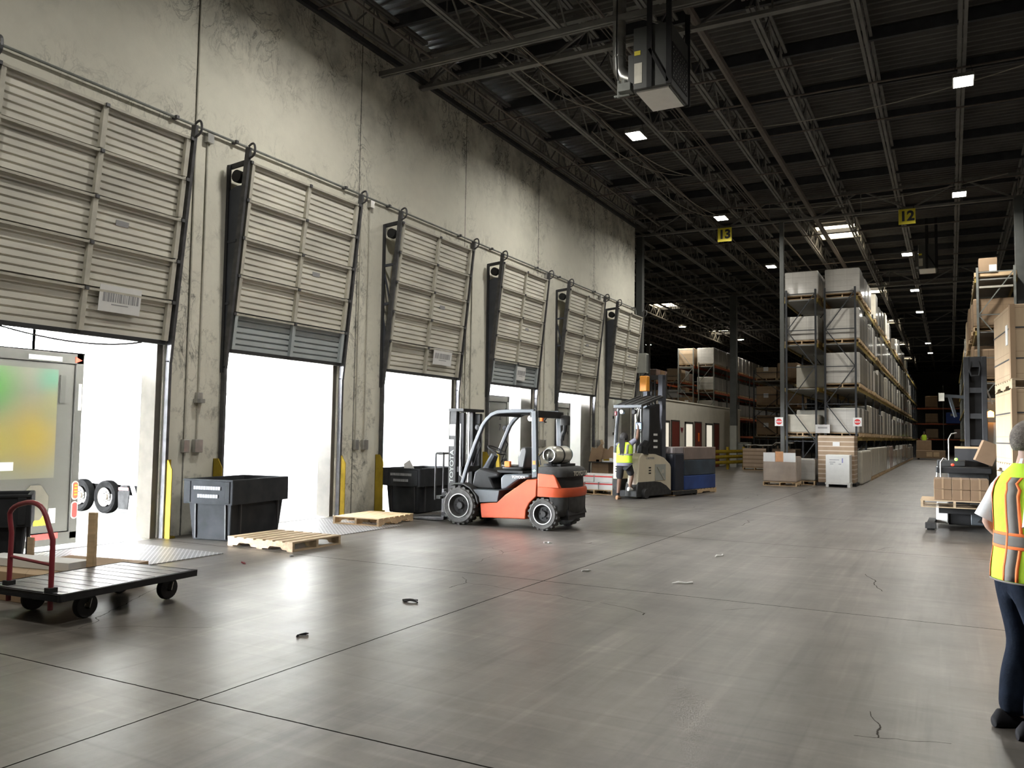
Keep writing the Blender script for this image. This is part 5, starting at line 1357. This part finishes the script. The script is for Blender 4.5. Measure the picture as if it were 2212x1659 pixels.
# man in hi-vis vest at the right edge
J = dict(pelvis=((0,-.02,.93),.115), waist=((0,0,1.08),.115), chest=((0,.01,1.28),.125), neck=((0,.02,1.44),.055), jaw=((0,.055,1.53),(.058,.07)), brow=((0,.05,1.61),(.072,.088)), crown=((0,.04,1.675),(.05,.06)), nose=((0,.145,1.575),.012),
         shL=((-.175,.0,1.375),.058), elL=((-.215,-.115,1.13),.042), wrL=((-.21,.06,.98),.030), paL=((-.20,.13,.95),.032),
         shR=((.175,.0,1.375),.058), elR=((.225,-.05,1.12),.042), wrR=((.215,.10,.93),.030), paR=((.205,.16,.885),.032),
         hiL=((-.09,-.02,.86),.085), knL=((-.10,.02,.47),.062), anL=((-.10,-.05,.09),.045), toL=((-.11,.11,.035),.04),
         hiR=((.09,-.02,.86),.085), knR=((.11,.05,.47),.062), anR=((.11,-.02,.09),.045), toR=((.12,.14,.035),.04))
g = person('person in lime hi-vis vest and dark jeans standing at the right edge, back turned', (.365, 5.42, 0), R(-68), J, M['skin'])
head(g, (0,.05,1.595), M['hairgrey'])
hr = MB().sphere((0,.035,1.61), .092, .108, .112, 24, 16, lambda d: d.z > .045 or (d.y < .01 and d.z > -.062) or (d.y < .05 and d.z > -.01)).build('hair', M['hairgrey'], g, smooth=True, angle=90)
s = hr.modifiers.new('thick', 'SOLIDIFY'); s.thickness = .010
vr = [(.83,.202,.150,-.012),(.90,.200,.148,-.012),(1.0,.192,.138,-.006),(1.10,.190,.136,0),(1.20,.196,.140,0),(1.30,.202,.142,0),(1.37,.190,.125,.0),(1.42,.150,.098,.008),(1.455,.092,.080,.02),(1.475,.075,.072,.025)]
shell([ell(0, c, z, a, b_, 32) for z, a, b_, c in vr], 'vest', M['lime'], g)
def onvest(x, z, sgn, off=.014):
    for (z0,a0,b0,c0), (z1,a1,b1,c1) in zip(vr, vr[1:]):
        if z <= z1: t = (z-z0)/(z1-z0); a = a0+(a1-a0)*t; b_ = b0+(b1-b0)*t; c = c0+(c1-c0)*t; break
    xx = max(-.97, min(.97, x/a)); return (x, c + sgn*(b_*math.sqrt(1-xx*xx)+off), z)
def belt(z0, z1, name, m, off):
    rg = []
    for z in (z0, (z0+z1)/2, z1):
        for (za,a0,b0,c0), (zb,a1,b1,c1) in zip(vr, vr[1:]):
            if z <= zb: t = (z-za)/(zb-za); break
        rg.append(ell(0, c0+(c1-c0)*t, z, a0+(a1-a0)*t+off, b0+(b1-b0)*t+off, 32))
    shell(rg, name, m, g, .003)
belt(1.025, 1.085, 'grey_belt', M['greytape'], .010); belt(1.082, 1.10, 'orange_edge', M['orangetape'], .010); belt(1.010, 1.028, 'orange_edge', M['orangetape'], .010); belt(.828, .838, 'hem', M['greytape'], .010)
zs = [.84+.033*k for k in range(18)]
for sgn in (-1, 1):
    for x0, wd in ((.085,.055), (-.14,.055)):
        for a, b_, nm, mm, off in ((x0, x0+wd, 'grey_stripe', 'greytape', .012), (x0-.014, x0, 'orange_edge', 'orangetape', .0125), (x0+wd, x0+wd+.014, 'orange_edge', 'orangetape', .0125)):
            q = MB(); rows = []
            for z in zs:
                sh_ = .86 if z > 1.36 else 1
                rows.append([onvest(xx*sh_, z, sgn, off) for xx in (a, (a+b_)/2, b_)])
            q.loft(rows, False, False); o_ = q.build(nm, M[mm], g, smooth=True, angle=80)
            s = o_.modifiers.new('thick', 'SOLIDIFY'); s.thickness = .002
for s_ in (-1, 1):
    q = 'L' if s_ < 0 else 'R'
    a, b_ = Vector(J['sh'+q][0]), Vector(J['el'+q][0])
    d = b_-a
    MB().sweep([a+Vector((-.03*s_,0,.01)), a+d*.25, a+d*.6, a+d*.95], [.066,.074,.072,.074], 16).build('sleeve', M['shirt'], g, smooth=True, angle=60)
MB().loft([ell(0,.022,1.45,.072,.066), ell(0,.028,1.485,.064,.062), ell(0,.03,1.505,.060,.060)], False).build('collar', M['shirt'], g, smooth=True, angle=80).modifiers.new('t','SOLIDIFY').thickness = .006
def skinned(name, pts, edges, m, parent):
    me = bpy.data.meshes.new(name); me.from_pydata([p[0] for p in pts], edges, [])
    o = bpy.data.objects.new(name, me); COL.objects.link(o); o.parent = parent
    o.modifiers.new('skin', 'SKIN').use_smooth_shade = True; sub = o.modifiers.new('sub', 'SUBSURF'); sub.levels = 1; sub.render_levels = 2; sub.levels = 2
    for i, p in enumerate(pts):
        v = me.skin_vertices[0].data[i]; r = p[1]; v.radius = (r, r) if not hasattr(r, '__len__') else r; v.use_root = (i == 0)
    me.materials.append(m); return o
skinned('trousers', [((0,-.03,.93),(.155,.13)), ((0,-.02,1.02),(.15,.12)), ((-.10,-.03,.80),.105), ((-.10,.0,.62),.092), ((-.10,.02,.47),.082), ((-.10,-.03,.28),.080), ((-.10,-.045,.055),.078),
                     ((.10,-.03,.80),.105), ((.105,.02,.62),.092), ((.11,.05,.47),.082), ((.11,.0,.28),.080), ((.11,-.015,.055),.078)], [(0,1),(0,2),(2,3),(3,4),(4,5),(5,6),(0,7),(7,8),(8,9),(9,10),(10,11)], M['jeans'], g)
def shoe(x, y, rot, m, parent, L_=.27):
    q = MB(); rings = []
    for t, w, h in ((-.10,.030,.06),(-.07,.042,.10),(0,.042,.105),(.06,.046,.085),(.12,.048,.06),(.155,.036,.04),(.168,.015,.025)):
        rings.append([(w*math.cos(a), t, max(0.0, h/2+h/2*math.sin(a))) for a in [2*PI*k/16 for k in range(16)]])
    q.loft(rings, True).xf(Matrix.Translation((x,y,0)) @ Matrix.Rotation(rot, 4, 'Z'))
    return q.build('shoe', m, parent, smooth=True, angle=70)
shoe(-.105, -.05, R(6), M['shoe'], g); shoe(.115, -.02, R(-6), M['shoe'], g)

# reach truck operator, climbing in, reaching up to the screen
J = dict(pelvis=((0,-.02,.98),.11), waist=((0,.0,1.10),.11), chest=((-.02,.03,1.28),.12), neck=((-.04,.05,1.42),.05), jaw=((-.06,.09,1.48),(.055,.07)), brow=((-.06,.09,1.56),(.072,.088)), crown=((-.06,.08,1.62),(.05,.06)), nose=((-.06,.185,1.52),.012),
         shL=((-.19,.03,1.36),.055), elL=((-.20,.17,1.17),.042), wrL=((-.12,.34,1.12),.03), paL=((-.09,.42,1.12),.032),
         shR=((.15,.05,1.40),.055), elR=((.27,.16,1.52),.042), wrR=((.24,.27,1.74),.03), paR=((.22,.31,1.82),.032),
         hiL=((-.10,-.02,.90),.085), knL=((-.13,-.02,.50),.062), anL=((-.14,-.08,.09),.042), toL=((-.16,.06,.035),.038),
         hiR=((.09,.0,.92),.085), knR=((.11,.20,.62),.062), anR=((.10,.10,.32),.042), toR=((.10,.25,.262),.038))
g = person('person in lime vest and black shorts stepping onto the reach truck, one arm raised', (-7.21, 19.62, 0), R(-6), J, M['skindark'])
head(g, (-.06,.09,1.545), M['hairblack'])
h_ = MB().sphere((-.06,.078,1.55), .104, .118, .124, 22, 14, lambda d: d.z > .04 or d.y < .03).build('hair', M['hairblack'], g, smooth=True, angle=90)
h_.modifiers.new('thick', 'SOLIDIFY').thickness = .012
br = MB()
for k in range(7): br.sweep([(-.13+.022*k,-.01,1.52), (-.10+.022*k,-.075,1.42), (-.07+.020*k,-.135,1.30), (-.05+.016*k,-.145,1.12-.02*(k % 3))], [.014,.014,.012,.007], 6)
br.build('braids', M['hairblack'], g, smooth=True)
vr = [(.91,.205,.155,-.0),(1.0,.20,.150,0),(1.12,.198,.148,.01),(1.24,.205,.148,.02),(1.33,.205,.138,.03),(1.39,.155,.105,.04),(1.43,.085,.075,.05)]
shell([ell(-.01, c, z, a, b_, 28) for z, a, b_, c in vr], 'vest', M['lime'], g)
belt(1.10, 1.145, 'grey_belt', M['greytape'], .010)
for x in (-.15, .10):
    q = MB(); q.loft([[onvest(xx, z, -1, .011) for xx in (x, x+.025, x+.05)] for z in [1.14+.03*k for k in range(9)]], False, False)
    q.build('grey_stripe', M['greytape'], g, smooth=True, angle=80).modifiers.new('t', 'SOLIDIFY').thickness = .002
shell([ell(0,-.01,.83,.19,.155), ell(0,-.01,.92,.195,.155)], 'shirt_hem', M['shirtgrey'], g)
for q in 'LR':
    a, b_ = Vector(J['sh'+q][0]), Vector(J['el'+q][0]); d = b_-a
    MB().sweep([a-d*.1, a+d*.3, a+d*.75], [.068,.070,.064], 14).build('sleeve', M['shirtgrey'], g, smooth=True, angle=60)
skinned('shorts', [((0,-.02,.93),(.165,.135)), ((-.105,-.02,.78),.105), ((-.13,-.02,.48),.092), ((.10,.05,.80),.105), ((.11,.17,.60),.094)], [(0,1),(1,2),(0,3),(3,4)], M['shorts'], g)
shoe(-.145, -.07, R(8), M['tan'], g)
sh2 = shoe(.10, .10, 0, M['white'], g); sh2.location = (0,0,.215)
for a in (-1,): MB().lathe([(.044,0),(.048,.01),(.048,.04),(.044,.05)], (-.14,-.08,.11), 'z', 14).build('ankle_strap', M['fblack'], g)

# far worker on a lift down the aisle
g = thing('pallet_jack', 'brown loaded pallet truck far down the aisle with a rider', 'forklift', (-2.45, 74.0, 0))
MB().box(0, 2.1, 0, 1.1, .12, .75).build('load_deck', M['card'], g, bevel=.02); MB().box(.0, 1.1, 1.0, 1.8, .1, 1.55).build('brown_load', M['carddark'], g, bevel=.02)
for x in (.1, 1.8): MB().cyl((x,.2,.1), (x+.15,.2,.1), .1, 12).build('wheel', M['rubber'], g)
lb = MB()
for x in (.75, 1.25): lb.box(x, x+.42, -.012, 0, .25, .62)
lb.build('white_label', M['wood'], g)
J = dict(pelvis=((0,0,.93),.11), waist=((0,0,1.08),.11), chest=((0,0,1.28),.12), neck=((0,.02,1.44),.055), jaw=((0,.05,1.53),.065), brow=((0,.05,1.61),.085), crown=((0,.04,1.67),.055), nose=((0,.14,1.57),.012),
         shL=((-.18,0,1.38),.055), elL=((-.27,.05,1.14),.042), wrL=((-.22,.25,1.05),.03), paL=((-.2,.32,1.03),.032), shR=((.18,0,1.38),.055), elR=((.27,.05,1.14),.042), wrR=((.22,.25,1.05),.03), paR=((.2,.32,1.03),.032),
         hiL=((-.09,0,.88),.085), knL=((-.1,.02,.47),.06), anL=((-.1,-.03,.09),.045), toL=((-.1,.1,.035),.04), hiR=((.09,0,.88),.085), knR=((.1,.02,.47),.06), anR=((.1,-.03,.09),.045), toR=((.1,.1,.035),.04))
g = person('person in lime shirt far down the aisle behind a brown load', (-1.9, 76.2, .55), R(180), J, M['skindark'])
shell([ell(0, 0, z, a, b_, 20) for z, a, b_ in ((.88,.2,.15),(1.1,.2,.15),(1.32,.215,.15),(1.42,.14,.1),(1.47,.08,.075))], 'vest', M['lime'], g)
MB().sphere((0,.03,1.62), .095, .115, .11, 16, 10, lambda d: d.z > .02).build('hair', M['hairblack'], g)

# ---------------------------------------------------------------- daylight and camera
wd = bpy.data.worlds.new('overcast_day'); S.world = wd; wd.use_nodes = True
bg = wd.node_tree.nodes['Background']; bg.inputs[0].default_value = (.93,.97,1,1); bg.inputs[1].default_value = SKY
for i, (a, b_) in enumerate(ALLD):
    ld = bpy.data.lights.new('opening_portal', 'AREA'); ld.shape = 'RECTANGLE'; ld.size = 3.0; ld.size_y = b_-a
    ld.cycles.is_portal = True
    lo = bpy.data.objects.new('opening_portal', ld); COL.objects.link(lo)
    lo.location = (WALLX-.05, (a+b_)/2, 1.5); lo.rotation_euler = (0, -PI/2, 0)
cam = bpy.data.cameras.new('camera'); cam.sensor_width = 36; cam.sensor_fit = 'HORIZONTAL'; cam.lens = 1780.788/2212*36
co = bpy.data.objects.new('camera', cam); COL.objects.link(co); S.camera = co
yaw, pit, rol = 4.88643596e-01, 6.01002773e-02, 1.47928125e-02
fw = Vector((-math.sin(yaw), math.cos(yaw), 0)); rt = Vector((math.cos(yaw), math.sin(yaw), 0)); up = Vector((0,0,1))
f2 = fw*math.cos(pit) + up*math.sin(pit); u2 = up*math.cos(pit) - fw*math.sin(pit)
r3 = rt*math.cos(rol) + u2*math.sin(rol); u3 = u2*math.cos(rol) - rt*math.sin(rol)
Mx = Matrix.Identity(4)
for i in range(3): Mx[i][0], Mx[i][1], Mx[i][2] = r3[i], u3[i], -f2[i]
Mx[0][3], Mx[1][3], Mx[2][3] = 0, 0, 1.6
co.matrix_world = Mx
cam.clip_end = 300; cam.clip_start = .05
vs = S.view_settings; vs.view_transform = 'Standard'; vs.look = 'None'; vs.gamma = 1; vs.use_curve_mapping = False; vs.exposure = EXPO
cy = S.cycles
cy.max_bounces = 6; cy.diffuse_bounces = 4; cy.glossy_bounces = 3; cy.transmission_bounces = 2; cy.sample_clamp_indirect = 25; cy.use_denoising = True
cy.caustics_reflective = False; cy.caustics_refractive = False
